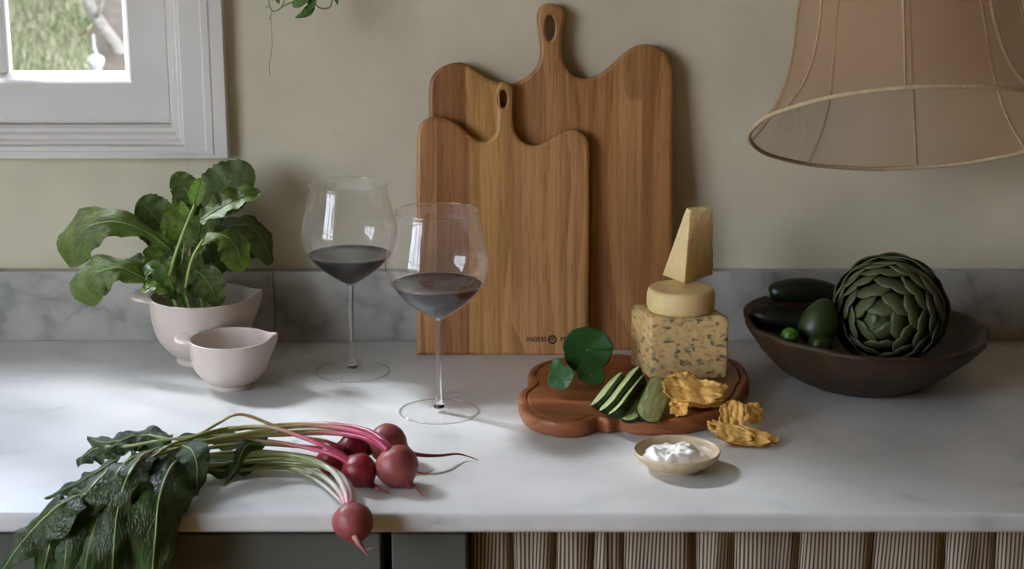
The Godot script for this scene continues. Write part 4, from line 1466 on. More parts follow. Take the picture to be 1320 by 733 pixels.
# ---------------------------------------------------------------- lamp
func build_lamp() -> void:
	var o := Vector3(0.4564, 1.2197, 0.2400)
	var t := thing("wall_lamp", o, "bell shaped gauze lampshade on a taped wire frame at the upper right", "lamp")
	var tilt := deg_to_rad(24.0)
	var up := Vector3(0, cos(tilt), -sin(tilt))
	var front := Vector3(0, sin(tilt), cos(tilt))
	var prof := smooth2([Vector2(0.0, 0.1835), Vector2(0.012, 0.173), Vector2(0.028, 0.160), Vector2(0.050, 0.1475), Vector2(0.080, 0.1370), Vector2(0.110, 0.1305), Vector2(0.165, 0.1220), Vector2(0.24, 0.105)], 4)
	var at := func(h: float, r: float, a: float) -> Vector3: return o + up * h + (Vector3.RIGHT * sin(a) + front * cos(a)) * r
	var angles := [-150.0, -105.0, -60.0, -15.0, 30.0, 75.0, 120.0, 165.0, 210.0]
	for k in 8:
		var a0 := deg_to_rad(angles[k])
		var a1 := deg_to_rad(angles[k + 1])
		var rows := []
		for p in prof:
			var row := PackedVector3Array()
			for j in 9:
				var f := j / 8.0
				row.append(at.call(p.x + 0.001, p.y * (1.0 - 0.11 * f * (1.0 - f)) + 0.0012, lerpf(a0, a1, f)))
			rows.append(row)
		var s := begin()
		grid(s, rows)
		part(t, "gauze_panel", s, M.gauze)
		s = begin()
		var path := PackedVector3Array()
		for p in prof: path.append(at.call(p.x, p.y, a1))
		tube(s, path, 0.0018, 0.0018, 8)
		part(t, "rib", s, M.tape)
	for e in [[0.0, 0.1835, 0.0026, "bottom_ring"], [0.24, 0.105, 0.0024, "top_ring"]]:
		var s := begin()
		var path := PackedVector3Array()
		for j in 97: path.append(at.call(e[0], e[1] * (1.0 + 0.003 * sin(TAU * j / 96.0 * 13.0)), TAU * (j + 24.0) / 96.0))
		tube(s, path, e[2], e[2], 8)
		part(t, e[3], s, M.tape)
	var s := begin()
	for k in 3:
		var a := TAU * k / 3.0
		tube(s, PackedVector3Array([at.call(0.24, 0.105, a), at.call(0.225, 0.05, a), at.call(0.22, 0.016, a)]), 0.0015, 0.0015, 6)
	part(t, "spider", s, M.brass)
	s = begin()
	tube(s, PackedVector3Array([o + up * 0.17, o + up * 0.24]), 0.016, 0.016, 16)
	part(t, "socket", s, M.brass)
	s = begin()
	tube(s, spline([o + up * 0.24, o + up * 0.32, Vector3(o.x, o.y + 0.36, 0.04), Vector3(o.x, o.y + 0.36, -0.018)], 20), 0.006, 0.006, 10)
	part(t, "arm", s, M.brass)
	s = begin()
	for k in 5:
		var a := deg_to_rad(-142.0 + k * 7.0)
		var pts := []
		for i in 5: pts.append(at.call(0.052 - i * 0.011 + 0.003 * sin(k * 2.0 + i), 0.150 + i * 0.004, a + 0.05 * sin(i * 2.0 + k)))
		tube(s, spline(pts, 14), 0.00025, 0.00025, 4)
	part(t, "loose_thread", s, M.tape)

# ---------------------------------------------------------------- greens in the larger bowl
func stem_tube(t: Node3D, pts: Array, r0: float, r1: float, m: Material) -> void:
	var s := begin()
	tube(s, spline(pts, 20), r0, r1, 8)
	part(t, "stem", s, m)

func one_leaf(t: Node3D, m: Material, spine: Array, w: float, fa: Vector3, fb: Vector3, shape: Callable, cup: float, ruffle: float, seed_at: float, rib: Material, waves := 4.0) -> void:
	var rows := leaf_rows(spine, w, fa, fb, shape, cup, ruffle, waves, seed_at)
	var s := begin()
	grid(s, rows)
	var l := part(t, "leaf", s, m)
	s = begin()
	var path := PackedVector3Array()
	for i in rows.size():
		var r: PackedVector3Array = rows[i]
		path.append(r[5])
	tube(s, path, maxf(0.0007, w * 0.055), 0.0003, 6)
	part(l, "midrib", s, rib)

func build_pot_greens() -> void:
	var base := Vector3(-0.3919, 0.9180, 0.1159)
	var t := thing("leafy_greens", base, "bunch of lobed green leaves standing in the larger blush bowl", "greens")
	var cam := Vector3(0.1, 0.35, 0.9)
	var up := Vector3(0, 1, 0.15)
	var g: Material = M.green
	var d: Material = M.deep_green
	one_leaf(t, d, [Vector3(-0.3842, 1.0945, 0.0700), Vector3(-0.3676, 1.1123, 0.0600), Vector3(-0.3481, 1.1293, 0.0550), Vector3(-0.3269, 1.1422, 0.0500)], 0.0330, cam, Vector3(0.2, 0.5, 0.85), round_leaf, -0.10, 0.06, 0.3, M.leaf_rib)
	one_leaf(t, g, [Vector3(-0.3872, 1.0850, 0.1000), Vector3(-0.3615, 1.1018, 0.1050), Vector3(-0.3379, 1.1135, 0.1000), Vector3(-0.3122, 1.1193, 0.0900)], 0.0186, Vector3(-0.3, 0.8, 0.55), Vector3(-0.2, 0.6, 0.8), round_leaf, 0.30, 0.16, 1.2, M.leaf_rib)
	one_leaf(t, d, [Vector3(-0.3940, 1.0428, 0.0500), Vector3(-0.3562, 1.0670, 0.0450), Vector3(-0.3256, 1.0558, 0.0400), Vector3(-0.3099, 1.0137, 0.0350)], 0.0300, up, Vector3(0.6, 0.5, 0.6), round_leaf, -0.25, 0.10, 2.1, M.leaf_rib)
	one_leaf(t, g, [Vector3(-0.3922, 1.0455, 0.1250), Vector3(-0.3730, 1.0711, 0.1300), Vector3(-0.3511, 1.0732, 0.1350), Vector3(-0.3367, 1.0557, 0.1350), Vector3(-0.3328, 1.0270, 0.1300)], 0.0235, up, Vector3(0.5, 0.5, 0.7), paddle_leaf, -0.2, 0.16, 3.3, M.leaf_rib)
	one_leaf(t, g, [Vector3(-0.4237, 1.0474, 0.1000), Vector3(-0.4542, 1.0723, 0.1050), Vector3(-0.4889, 1.0852, 0.1100), Vector3(-0.5228, 1.0794, 0.1100), Vector3(-0.5459, 1.0526, 0.1050), Vector3(-0.5528, 1.0255, 0.1000)], 0.0276, Vector3(0.1, 0.75, 0.65), Vector3(-0.3, 0.3, 0.9), paddle_leaf, -0.15, 0.12, 4.2, M.leaf_rib)
	one_leaf(t, g, [Vector3(-0.4297, 1.0023, 0.1300), Vector3(-0.4536, 1.0204, 0.1350), Vector3(-0.4804, 1.0344, 0.1400), Vector3(-0.5084, 1.0275, 0.1400), Vector3(-0.5242, 1.0066, 0.1350), Vector3(-0.5172, 0.9834, 0.1300)], 0.0269, Vector3(0.1, 0.85, 0.5), Vector3(-0.3, 0.35, 0.9), paddle_leaf, -0.2, 0.16, 5.0, M.leaf_rib)
	one_leaf(t, d, [Vector3(-0.4312, 1.0522, 0.0600), Vector3(-0.4468, 1.0732, 0.0550), Vector3(-0.4627, 1.0903, 0.0500), Vector3(-0.4740, 1.1003, 0.0500)], 0.0258, cam, cam, round_leaf, 0.1, 0.10, 6.4, M.leaf_rib)
	one_leaf(t, d, [Vector3(-0.3998, 1.0924, 0.0600), Vector3(-0.4087, 1.1093, 0.0550), Vector3(-0.4187, 1.1243, 0.0500), Vector3(-0.4250, 1.1363, 0.0500)], 0.0186, cam, cam, round_leaf, 0.1, 0.12, 7.7, M.leaf_rib)
	one_leaf(t, M.young_green, [Vector3(-0.3902, 1.1088, 0.1200), Vector3(-0.3853, 1.1228, 0.1220), Vector3(-0.3807, 1.1348, 0.1240), Vector3(-0.3784, 1.1434, 0.1240)], 0.0106, Vector3(-0.2, 0.2, 0.95), Vector3(-0.2, 0.2, 0.95), round_leaf, 0.25, 0.08, 8.8, M.young_green)
	one_leaf(t, M.young_green, [Vector3(-0.3978, 1.0958, 0.1180), Vector3(-0.4019, 1.1030, 0.1200), Vector3(-0.4061, 1.1147, 0.1200)], 0.0074, Vector3(-0.4, 0.2, 0.9), Vector3(-0.4, 0.2, 0.9), spear_leaf, 0.3, 0.08, 9.9, M.young_green)
	one_leaf(t, g, [Vector3(-0.4057, 1.0616, 0.1100), Vector3(-0.4174, 1.0775, 0.1150), Vector3(-0.4333, 1.0835, 0.1200)], 0.0138, cam, cam, lobed_leaf, 0.1, 0.12, 10.1, M.leaf_rib)
	one_leaf(t, g, [Vector3(-0.4100, 1.0491, 0.0900), Vector3(-0.3935, 1.0690, 0.0900), Vector3(-0.3755, 1.0798, 0.0850)], 0.0168, cam, cam, lobed_leaf, 0.1, 0.12, 11.3, M.leaf_rib)
	one_leaf(t, M.sheen_green, [Vector3(-0.4251, 1.0163, 0.1500), Vector3(-0.4327, 1.0332, 0.1550), Vector3(-0.4399, 1.0383, 0.1600), Vector3(-0.4443, 1.0241, 0.1650)], 0.0108, Vector3(-0.2, 0.9, 0.3), Vector3(-0.5, 0.3, 0.8), spear_leaf, 0.3, 0.2, 12.5, M.leaf_rib)
	one_leaf(t, M.young_green, [Vector3(-0.4224, 1.0117, 0.1550), Vector3(-0.4344, 1.0169, 0.1600), Vector3(-0.4449, 1.0134, 0.1650), Vector3(-0.4527, 1.0085, 0.1650)], 0.0086, Vector3(0, 0.9, 0.4), Vector3(-0.2, 0.7, 0.6), spear_leaf, 0.2, 0.15, 13.1, M.young_green)
	one_leaf(t, d, [Vector3(-0.3883, 1.0245, 0.1200), Vector3(-0.3782, 1.0159, 0.1250), Vector3(-0.3703, 1.0000, 0.1250), Vector3(-0.3652, 0.9807, 0.1200)], 0.0198, cam, cam, round_leaf, 0.1, 0.08, 14.6, M.leaf_rib)
	one_leaf(t, d, [Vector3(-0.4207, 0.9901, 0.1100), Vector3(-0.4401, 1.0101, 0.1100), Vector3(-0.4585, 1.0288, 0.1050), Vector3(-0.4765, 1.0375, 0.1000)], 0.0198, cam, up, lobed_leaf, 0.1, 0.18, 15.2, M.leaf_rib)
	one_leaf(t, d, [Vector3(-0.4159, 1.0044, 0.0800), Vector3(-0.4259, 1.0214, 0.0750), Vector3(-0.4377, 1.0404, 0.0700), Vector3(-0.4467, 1.0565, 0.0700)], 0.0204, cam, cam, lobed_leaf, 0.1, 0.18, 16.8, M.leaf_rib)
	one_leaf(t, d, [Vector3(-0.3956, 1.0171, 0.0700), Vector3(-0.3819, 1.0331, 0.0650), Vector3(-0.3664, 1.0481, 0.0600), Vector3(-0.3501, 1.0603, 0.0600)], 0.0276, cam, cam, round_leaf, 0.05, 0.10, 17.9, M.leaf_rib)
	one_leaf(t, g, [Vector3(-0.4071, 1.0456, 0.0750), Vector3(-0.4129, 1.0665, 0.0700), Vector3(-0.4227, 1.0854, 0.0650), Vector3(-0.4279, 1.0994, 0.0650)], 0.0210, cam, cam, lobed_leaf, 0.1, 0.12, 18.4, M.leaf_rib)
	one_leaf(t, d, [Vector3(-0.4013, 1.0603, 0.0600), Vector3(-0.3915, 1.0773, 0.0550), Vector3(-0.3771, 1.0933, 0.0550), Vector3(-0.3629, 1.1033, 0.0550)], 0.0228, cam, cam, round_leaf, 0.05, 0.10, 19.4, M.leaf_rib)
	one_leaf(t, g, [Vector3(-0.4181, 1.0053, 0.1300), Vector3(-0.4267, 1.0250, 0.1300), Vector3(-0.4403, 1.0396, 0.1250), Vector3(-0.4501, 1.0561, 0.1200)], 0.0156, cam, up, lobed_leaf, 0.1, 0.2, 20.4, M.leaf_rib)
	one_leaf(t, d, [Vector3(-0.4146, 0.9967, 0.1200), Vector3(-0.4060, 1.0166, 0.1200), Vector3(-0.3947, 1.0312, 0.1150), Vector3(-0.3837, 1.0379, 0.1100)], 0.0144, cam, cam, lobed_leaf, 0.1, 0.15, 21.6, M.leaf_rib)
	one_leaf(t, d, [Vector3(-0.4244, 1.0275, 0.0500), Vector3(-0.4414, 1.0447, 0.0450), Vector3(-0.4607, 1.0558, 0.0400), Vector3(-0.4804, 1.0578, 0.0400)], 0.0200, cam, cam, round_leaf, 0.05, 0.10, 22.4, M.leaf_rib)
	one_leaf(t, d, [Vector3(-0.3965, 1.0251, 0.0400), Vector3(-0.3690, 1.0362, 0.0350), Vector3(-0.3438, 1.0371, 0.0300), Vector3(-0.3202, 1.0269, 0.0300)], 0.0220, cam, cam, round_leaf, 0.05, 0.10, 23.4, M.leaf_rib)
	one_leaf(t, g, [Vector3(-0.4067, 1.0681, 0.0500), Vector3(-0.4107, 1.0852, 0.0450), Vector3(-0.4188, 1.1003, 0.0400), Vector3(-0.4261, 1.1124, 0.0400)], 0.0190, cam, cam, round_leaf, 0.05, 0.10, 24.4, M.leaf_rib)
	one_leaf(t, d, [Vector3(-0.3994, 0.9874, 0.1000), Vector3(-0.3882, 1.0150, 0.0900), Vector3(-0.3699, 1.0267, 0.0800), Vector3(-0.3471, 1.0275, 0.0750)], 0.0180, cam, cam, round_leaf, 0.05, 0.10, 25.4, M.leaf_rib)
	for e in [[Vector3(-0.4110, 0.9996, 0.1080), Vector3(-0.4189, 1.0148, 0.1130), Vector3(-0.4321, 1.0228, 0.1130)], [Vector3(-0.4139, 1.0195, 0.1080), Vector3(-0.4228, 1.0335, 0.1080), Vector3(-0.4381, 1.0374, 0.1080)], [Vector3(-0.4068, 1.0243, 0.1030), Vector3(-0.4137, 1.0422, 0.1030), Vector3(-0.4248, 1.0521, 0.1030)], [Vector3(-0.4193, 1.0068, 0.1130), Vector3(-0.4334, 1.0141, 0.1180), Vector3(-0.4471, 1.0101, 0.1180)], [Vector3(-0.4163, 0.9888, 0.1130), Vector3(-0.4286, 0.9962, 0.1180), Vector3(-0.4392, 0.9955, 0.1230)], [Vector3(-0.3968, 1.0090, 0.0980), Vector3(-0.3865, 1.0230, 0.0980), Vector3(-0.3726, 1.0290, 0.0980)], [Vector3(-0.4015, 1.0330, 0.0980), Vector3(-0.3912, 1.0470, 0.0980), Vector3(-0.3857, 1.0597, 0.0930)], [Vector3(-0.4289, 1.0275, 0.1080), Vector3(-0.4397, 1.0434, 0.1080), Vector3(-0.4477, 1.0581, 0.1030)]]:
		one_leaf(t, g, e, 0.0078, cam, up, lobed_leaf, 0.15, 0.25, 30.0 + e[0].x * 90.0, M.leaf_rib)
	var p := Vector3(-0.3808, 0.9180, 0.1460)
	stem_tube(t, [p + Vector3(-0.0090, 0, 0.0020), Vector3(-0.4265, 0.9996, 0.1080), Vector3(-0.4172, 1.0349, 0.1420), Vector3(-0.4012, 1.0782, 0.1400), Vector3(-0.3884, 1.1097, 0.1240)], 0.0022, 0.0016, M.stem_light)
	stem_tube(t, [p + Vector3(0.0030, 0, 0.0020), Vector3(-0.4063, 0.9870, 0.1100), Vector3(-0.3996, 1.0192, 0.1380), Vector3(-0.3903, 1.0483, 0.1450), Vector3(-0.3766, 1.0709, 0.1420)], 0.0021, 0.0014, M.stem_light)
	stem_tube(t, [p + Vector3(-0.0030, 0, 0.0000), Vector3(-0.4185, 0.9945, 0.1000), Vector3(-0.4190, 1.0245, 0.1000), Vector3(-0.4218, 1.0474, 0.1000)], 0.0018, 0.0012, M.stem)
	stem_tube(t, [p + Vector3(-0.0120, 0, 0.0000), Vector3(-0.4268, 0.9844, 0.1000), Vector3(-0.4308, 1.0014, 0.1150)], 0.0018, 0.0012, M.stem)
	stem_tube(t, [p + Vector3(0.0060, 0, -0.0050), Vector3(-0.4066, 0.9943, 0.0800), Vector3(-0.4125, 1.0323, 0.0700), Vector3(-0.3998, 1.0924, 0.0600)], 0.0018, 0.0012, M.stem)
	stem_tube(t, [p + Vector3(0.0090, 0, 0.0000), Vector3(-0.3915, 0.9894, 0.1000), Vector3(-0.3996, 1.0221, 0.0900), Vector3(-0.3893, 1.0769, 0.0900), Vector3(-0.3881, 1.0945, 0.0700)], 0.0018, 0.0012, M.stem)
	stem_tube(t, [p + Vector3(0.0120, 0, -0.0025), Vector3(-0.3897, 0.9817, 0.0900), Vector3(-0.3987, 1.0121, 0.0700), Vector3(-0.3940, 1.0418, 0.0500)], 0.0018, 0.0012, M.stem)
	stem_tube(t, [p + Vector3(0.0000, 0, 0.0050), Vector3(-0.4151, 0.9844, 0.1000), Vector3(-0.4124, 1.0220, 0.1100), Vector3(-0.4060, 1.0557, 0.1100)], 0.0018, 0.0012, M.stem)
	stem_tube(t, [p + Vector3(-0.0060, 0, -0.0050), Vector3(-0.4182, 0.9994, 0.0800), Vector3(-0.4243, 1.0323, 0.0700), Vector3(-0.4312, 1.0522, 0.0600)], 0.0018, 0.0012, M.stem)

# ---------------------------------------------------------------- beetroot
func bulb(t: Node3D, c: Vector3, r: float, to_top: Vector3, m: Material) -> void:
	var az := to_top.normalized()
	var ax := az.cross(Vector3(0.3, 0.2, 0.9)).normalized()
	var b := Basis(ax, az, ax.cross(az))
	var rough := noise_of(int(c.x * 9999.0), 40.0, 3)
	var turn := func(v: Vector3, _a: float) -> Vector3: return b * (v * (1.0 + 0.05 * rough.get_noise_3dv(v)))
	var s := begin()
	lathe(s, smooth2([Vector2(0, -1.28 * r), Vector2(0.10 * r, -1.18 * r), Vector2(0.26 * r, -0.98 * r), Vector2(0.62 * r, -0.74 * r), Vector2(0.90 * r, -0.38 * r), Vector2(1.0 * r, 0.05 * r), Vector2(0.90 * r, 0.48 * r), Vector2(0.62 * r, 0.78 * r), Vector2(0.34 * r, 0.92 * r), Vector2(0.22 * r, 1.02 * r), Vector2(0.0, 1.04 * r)], 5), c, 48, turn)
	part(t, "bulb", s, m)

func root(t: Node3D, pts: Array, r: float, m: Material) -> void:
	var s := begin()
	tube(s, spline(pts, 22), r, 0.0004, 8)
	part(t, "taproot", s, m)

func stalk(t: Node3D, pts: Array, r0: float, r1: float, colors: Array) -> void:
	var s := begin()
	tube(s, spline(pts, 36), r0, r1, 9, colors, 0.8)
	part(t, "stalk", s, M.stalk)

func beet_leaf(t: Node3D, spine: Array, w: float, fa: Vector3, fb: Vector3, seed_at: float, cup := -0.45, ruffle := 0.26) -> void:
	one_leaf(t, M.beet_green, spine, w, fa, fb, long_leaf, cup, ruffle, seed_at, M.rib, 3.0)

func build_beets() -> void:
	var pink := Color(0.50, 0.06, 0.13)
	var rose := Color(0.55, 0.17, 0.24)
	var olive := Color(0.30, 0.28, 0.10)
	var green := Color(0.33, 0.37, 0.14)
	var pale := Color(0.58, 0.56, 0.46)
	var group := "beetroots of the bunch"
	var a := [pink, pink, olive, green, green]
	var b := [rose, pale, green, green, green]
	# nearest beet, hanging over the edge
	var c := Vector3(-0.1541, 0.9004, 0.6270)
	var t := thing("beetroot", c, "beetroot hanging over the worktop edge in front of the others", "beetroot", group)
	bulb(t, c, 0.0200, Vector3(-0.25, 0.85, -0.45), M.beet_pale)
	root(t, [Vector3(-0.1531, 0.8953, 0.6400), Vector3(-0.1483, 0.8886, 0.6450), Vector3(-0.1426, 0.8798, 0.6450), Vector3(-0.1376, 0.8721, 0.6440)], 0.0042, M.pale_root)
	root(t, [Vector3(-0.1426, 0.8782, 0.6450), Vector3(-0.1388, 0.8798, 0.6450), Vector3(-0.1336, 0.8818, 0.6440)], 0.0010, M.pale_root)
	stalk(t, [Vector3(-0.1593, 0.9132, 0.6170), Vector3(-0.1656, 0.9200, 0.5889), Vector3(-0.1825, 0.9220, 0.5423), Vector3(-0.2109, 0.9250, 0.5141), Vector3(-0.2495, 0.9250, 0.5002), Vector3(-0.2958, 0.9260, 0.5123), Vector3(-0.3361, 0.9350, 0.5299)], 0.0034, 0.0030, b)
	stalk(t, [Vector3(-0.1569, 0.9136, 0.6180), Vector3(-0.1611, 0.9180, 0.5879), Vector3(-0.1752, 0.9200, 0.5458), Vector3(-0.2045, 0.9180, 0.5090), Vector3(-0.2470, 0.9150, 0.4916), Vector3(-0.2979, 0.9140, 0.5028), Vector3(-0.3403, 0.9300, 0.5503)], 0.0032, 0.0028, b)
	stalk(t, [Vector3(-0.1617, 0.9120, 0.6160), Vector3(-0.1710, 0.9140, 0.5819), Vector3(-0.1893, 0.9130, 0.5406), Vector3(-0.2177, 0.9100, 0.5012), Vector3(-0.2561, 0.9080, 0.4867), Vector3(-0.3066, 0.9080, 0.5005), Vector3(-0.3497, 0.9250, 0.5634)], 0.0028, 0.0026, b)
	stalk(t, [Vector3(-0.1546, 0.9140, 0.6190), Vector3(-0.1575, 0.9140, 0.5861), Vector3(-0.1701, 0.9140, 0.5432), Vector3(-0.1969, 0.9120, 0.5066), Vector3(-0.2351, 0.9080, 0.4913), Vector3(-0.2897, 0.9080, 0.5050), Vector3(-0.3340, 0.9200, 0.5235)], 0.0026, 0.0024, b)
	stalk(t, [Vector3(-0.1608, 0.9116, 0.6170), Vector3(-0.1745, 0.9080, 0.5792), Vector3(-0.1981, 0.9070, 0.5337), Vector3(-0.2261, 0.9060, 0.4997), Vector3(-0.2678, 0.9060, 0.4906), Vector3(-0.3152, 0.9100, 0.4967), Vector3(-0.3303, 0.9300, 0.5413)], 0.0020, 0.0020, b)
	beet_leaf(t, [Vector3(-0.3291, 0.9380, 0.5197), Vector3(-0.3314, 0.9420, 0.5491), Vector3(-0.3387, 0.9380, 0.5848), Vector3(-0.3406, 0.9256, 0.6280), Vector3(-0.3432, 0.8929, 0.6420), Vector3(-0.3479, 0.8500, 0.6450), Vector3(-0.3529, 0.8027, 0.6400)], 0.0330, Vector3(0.2, 0.95, 0.2), Vector3(0.35, 0.15, 0.93), 1.0)
	beet_leaf(t, [Vector3(-0.3316, 0.9500, 0.5460), Vector3(-0.3194, 0.9520, 0.5652), Vector3(-0.3124, 0.9400, 0.5771), Vector3(-0.3143, 0.9140, 0.5777)], 0.0165, Vector3(0.1, 0.8, 0.6), Vector3(0.25, 0.25, 0.93), 2.0, -0.1, 0.12)
	beet_leaf(t, [Vector3(-0.3583, 0.9260, 0.5396), Vector3(-0.3545, 0.9080, 0.6200), Vector3(-0.3635, 0.8614, 0.6250), Vector3(-0.3713, 0.7932, 0.6200)], 0.0300, Vector3(0.1, 0.9, 0.3), Vector3(0.0, 0.1, 0.98), 8.0)
	# front left of the upright pair
	c = Vector3(-0.1559, 0.9178, 0.5333)
	t = thing("beetroot", c - Vector3(0, 0.0178, 0), "small red beetroot at the left of the pair standing on the marble", "beetroot", group)
	bulb(t, c, 0.0180, Vector3(-0.55, 0.55, -0.25), M.beet)
	root(t, [Vector3(-0.1480, 0.9060, 0.5267), Vector3(-0.1358, 0.9030, 0.5408), Vector3(-0.1238, 0.9020, 0.5554)], 0.0022, M.taproot)
	stalk(t, [Vector3(-0.1645, 0.9280, 0.5314), Vector3(-0.1755, 0.9360, 0.5304), Vector3(-0.1964, 0.9440, 0.5247), Vector3(-0.2238, 0.9480, 0.5076), Vector3(-0.2542, 0.9500, 0.4891), Vector3(-0.2917, 0.9460, 0.4825), Vector3(-0.3267, 0.9420, 0.5144), Vector3(-0.3516, 0.9480, 0.5677), Vector3(-0.3668, 0.9500, 0.5865), Vector3(-0.3691, 0.9490, 0.6288)], 0.0034, 0.0015, a)
	stalk(t, [Vector3(-0.1662, 0.9260, 0.5305), Vector3(-0.1826, 0.9320, 0.5240), Vector3(-0.2078, 0.9340, 0.5110), Vector3(-0.2415, 0.9360, 0.4977), Vector3(-0.2832, 0.9360, 0.4881), Vector3(-0.3200, 0.9380, 0.5080), Vector3(-0.3483, 0.9450, 0.5460), Vector3(-0.3767, 0.9480, 0.5767), Vector3(-0.3819, 0.9480, 0.6220)], 0.0030, 0.0014, a)
	beet_leaf(t, [Vector3(-0.3696, 0.9470, 0.5739), Vector3(-0.3715, 0.9460, 0.6188), Vector3(-0.3799, 0.9168, 0.6320), Vector3(-0.3822, 0.8772, 0.6520), Vector3(-0.3905, 0.8133, 0.6450)], 0.0250, Vector3(0.1, 0.9, 0.3), Vector3(0.35, 0.1, 0.93), 4.0)
	beet_leaf(t, [Vector3(-0.3811, 0.9450, 0.5640), Vector3(-0.3843, 0.9450, 0.6119), Vector3(-0.3981, 0.9128, 0.6320), Vector3(-0.4088, 0.8714, 0.6480), Vector3(-0.4205, 0.8110, 0.6400)], 0.0250, Vector3(-0.3, 0.9, 0.3), Vector3(-0.25, 0.1, 0.97), 3.0)
	# front right of the pair
	c = Vector3(-0.1173, 0.9215, 0.5297)
	t = thing("beetroot", c - Vector3(0, 0.0215, 0), "largest dusty red beetroot at the right of the pair on the marble", "beetroot", group)
	bulb(t, c, 0.0222, Vector3(-0.5, 0.6, -0.4), M.beet_pale)
	root(t, [Vector3(-0.1101, 0.9080, 0.5208), Vector3(-0.1014, 0.9040, 0.5347), Vector3(-0.0889, 0.9015, 0.5627)], 0.0028, M.taproot)
	root(t, [Vector3(-0.1020, 0.9140, 0.5210), Vector3(-0.0894, 0.9100, 0.5194), Vector3(-0.0799, 0.9140, 0.5165)], 0.0012, M.taproot)
	stalk(t, [Vector3(-0.1255, 0.9400, 0.5322), Vector3(-0.1362, 0.9470, 0.5237), Vector3(-0.1549, 0.9500, 0.5085), Vector3(-0.1856, 0.9500, 0.4891), Vector3(-0.2230, 0.9480, 0.4809), Vector3(-0.2660, 0.9460, 0.4923), Vector3(-0.3063, 0.9460, 0.5162), Vector3(-0.3396, 0.9510, 0.5488), Vector3(-0.3562, 0.9520, 0.5630), Vector3(-0.3663, 0.9530, 0.5880)], 0.0040, 0.0015, a)
	stalk(t, [Vector3(-0.1275, 0.9380, 0.5267), Vector3(-0.1402, 0.9420, 0.5144), Vector3(-0.1610, 0.9420, 0.4954), Vector3(-0.1949, 0.9400, 0.4800), Vector3(-0.2349, 0.9400, 0.4849), Vector3(-0.2818, 0.9420, 0.4954), Vector3(-0.3234, 0.9470, 0.5095), Vector3(-0.3598, 0.9480, 0.5265), Vector3(-0.3936, 0.9430, 0.5289), Vector3(-0.4162, 0.9400, 0.5206)], 0.0036, 0.0014, a)
	stalk(t, [Vector3(-0.1239, 0.9400, 0.5322), Vector3(-0.1337, 0.9460, 0.5162), Vector3(-0.1520, 0.9460, 0.4874), Vector3(-0.1799, 0.9440, 0.4669), Vector3(-0.2140, 0.9400, 0.4553), Vector3(-0.2587, 0.9380, 0.4595), Vector3(-0.2993, 0.9470, 0.4854), Vector3(-0.3368, 0.9520, 0.5424), Vector3(-0.3681, 0.9480, 0.5811), Vector3(-0.3960, 0.9410, 0.5949), Vector3(-0.4071, 0.9350, 0.6295)], 0.0036, 0.0014, a)
	beet_leaf(t, [Vector3(-0.3990, 0.9380, 0.5826), Vector3(-0.4096, 0.9320, 0.6198), Vector3(-0.4240, 0.9096, 0.6280), Vector3(-0.4303, 0.8742, 0.6450), Vector3(-0.4387, 0.8133, 0.6450)], 0.0240, Vector3(-0.3, 0.9, 0.3), Vector3(-0.3, 0.1, 0.95), 5.0)
	beet_leaf(t, [Vector3(-0.3591, 0.9480, 0.5497), Vector3(-0.3687, 0.9500, 0.5777), Vector3(-0.3780, 0.9460, 0.6061), Vector3(-0.3908, 0.9320, 0.6198), Vector3(-0.4022, 0.9129, 0.6400)], 0.0170, Vector3(-0.2, 0.9, 0.3), Vector3(-0.4, 0.5, 0.7), 17.0)
	beet_leaf(t, [Vector3(-0.3961, 0.9400, 0.5182), Vector3(-0.4182, 0.9380, 0.5127), Vector3(-0.4375, 0.9300, 0.5139), Vector3(-0.4443, 0.9200, 0.5280)], 0.0165, Vector3(-0.1, 0.9, 0.4), Vector3(-0.5, 0.7, 0.4), 10.0)
	# behind
	c = Vector3(-0.1317, 0.9215, 0.4596)
	t = thing("beetroot", c - Vector3(0, 0.0215, 0), "pale dusty beetroot mostly hidden behind the largest, with a long thin root", "beetroot", group)
	bulb(t, c, 0.0212, Vector3(-0.85, 0.25, -0.1), M.beet_pale)
	root(t, [Vector3(-0.1158, 0.9200, 0.4771), Vector3(-0.0976, 0.9170, 0.4830), Vector3(-0.0769, 0.9130, 0.4745), Vector3(-0.0563, 0.9070, 0.4533), Vector3(-0.0355, 0.9015, 0.4574)], 0.0030, M.beet)
	stalk(t, [Vector3(-0.1443, 0.9380, 0.4841), Vector3(-0.1590, 0.9440, 0.4817), Vector3(-0.1840, 0.9420, 0.4586), Vector3(-0.2160, 0.9360, 0.4387), Vector3(-0.2586, 0.9320, 0.4322), Vector3(-0.3013, 0.9400, 0.4751), Vector3(-0.3273, 0.9470, 0.5095), Vector3(-0.3467, 0.9490, 0.5246), Vector3(-0.3714, 0.9520, 0.5189)], 0.0032, 0.0014, a)
	stalk(t, [Vector3(-0.1431, 0.9340, 0.4801), Vector3(-0.1631, 0.9360, 0.4736), Vector3(-0.1894, 0.9340, 0.4555), Vector3(-0.2318, 0.9300, 0.4466), Vector3(-0.2800, 0.9300, 0.4565), Vector3(-0.3339, 0.9320, 0.4768)], 0.0030, 0.0028, a)
	beet_leaf(t, [Vector3(-0.3485, 0.9460, 0.5162), Vector3(-0.3727, 0.9500, 0.5133), Vector3(-0.3935, 0.9480, 0.5171), Vector3(-0.4085, 0.9420, 0.5331)], 0.0170, Vector3(0.0, 0.9, 0.4), Vector3(-0.2, 0.8, 0.5), 13.0)
	beet_leaf(t, [Vector3(-0.3723, 0.9460, 0.5162), Vector3(-0.3962, 0.9460, 0.5162), Vector3(-0.4191, 0.9420, 0.5144), Vector3(-0.4442, 0.9380, 0.4841)], 0.0140, Vector3(-0.1, 0.8, 0.5), Vector3(-0.2, 0.8, 0.5), 11.0)
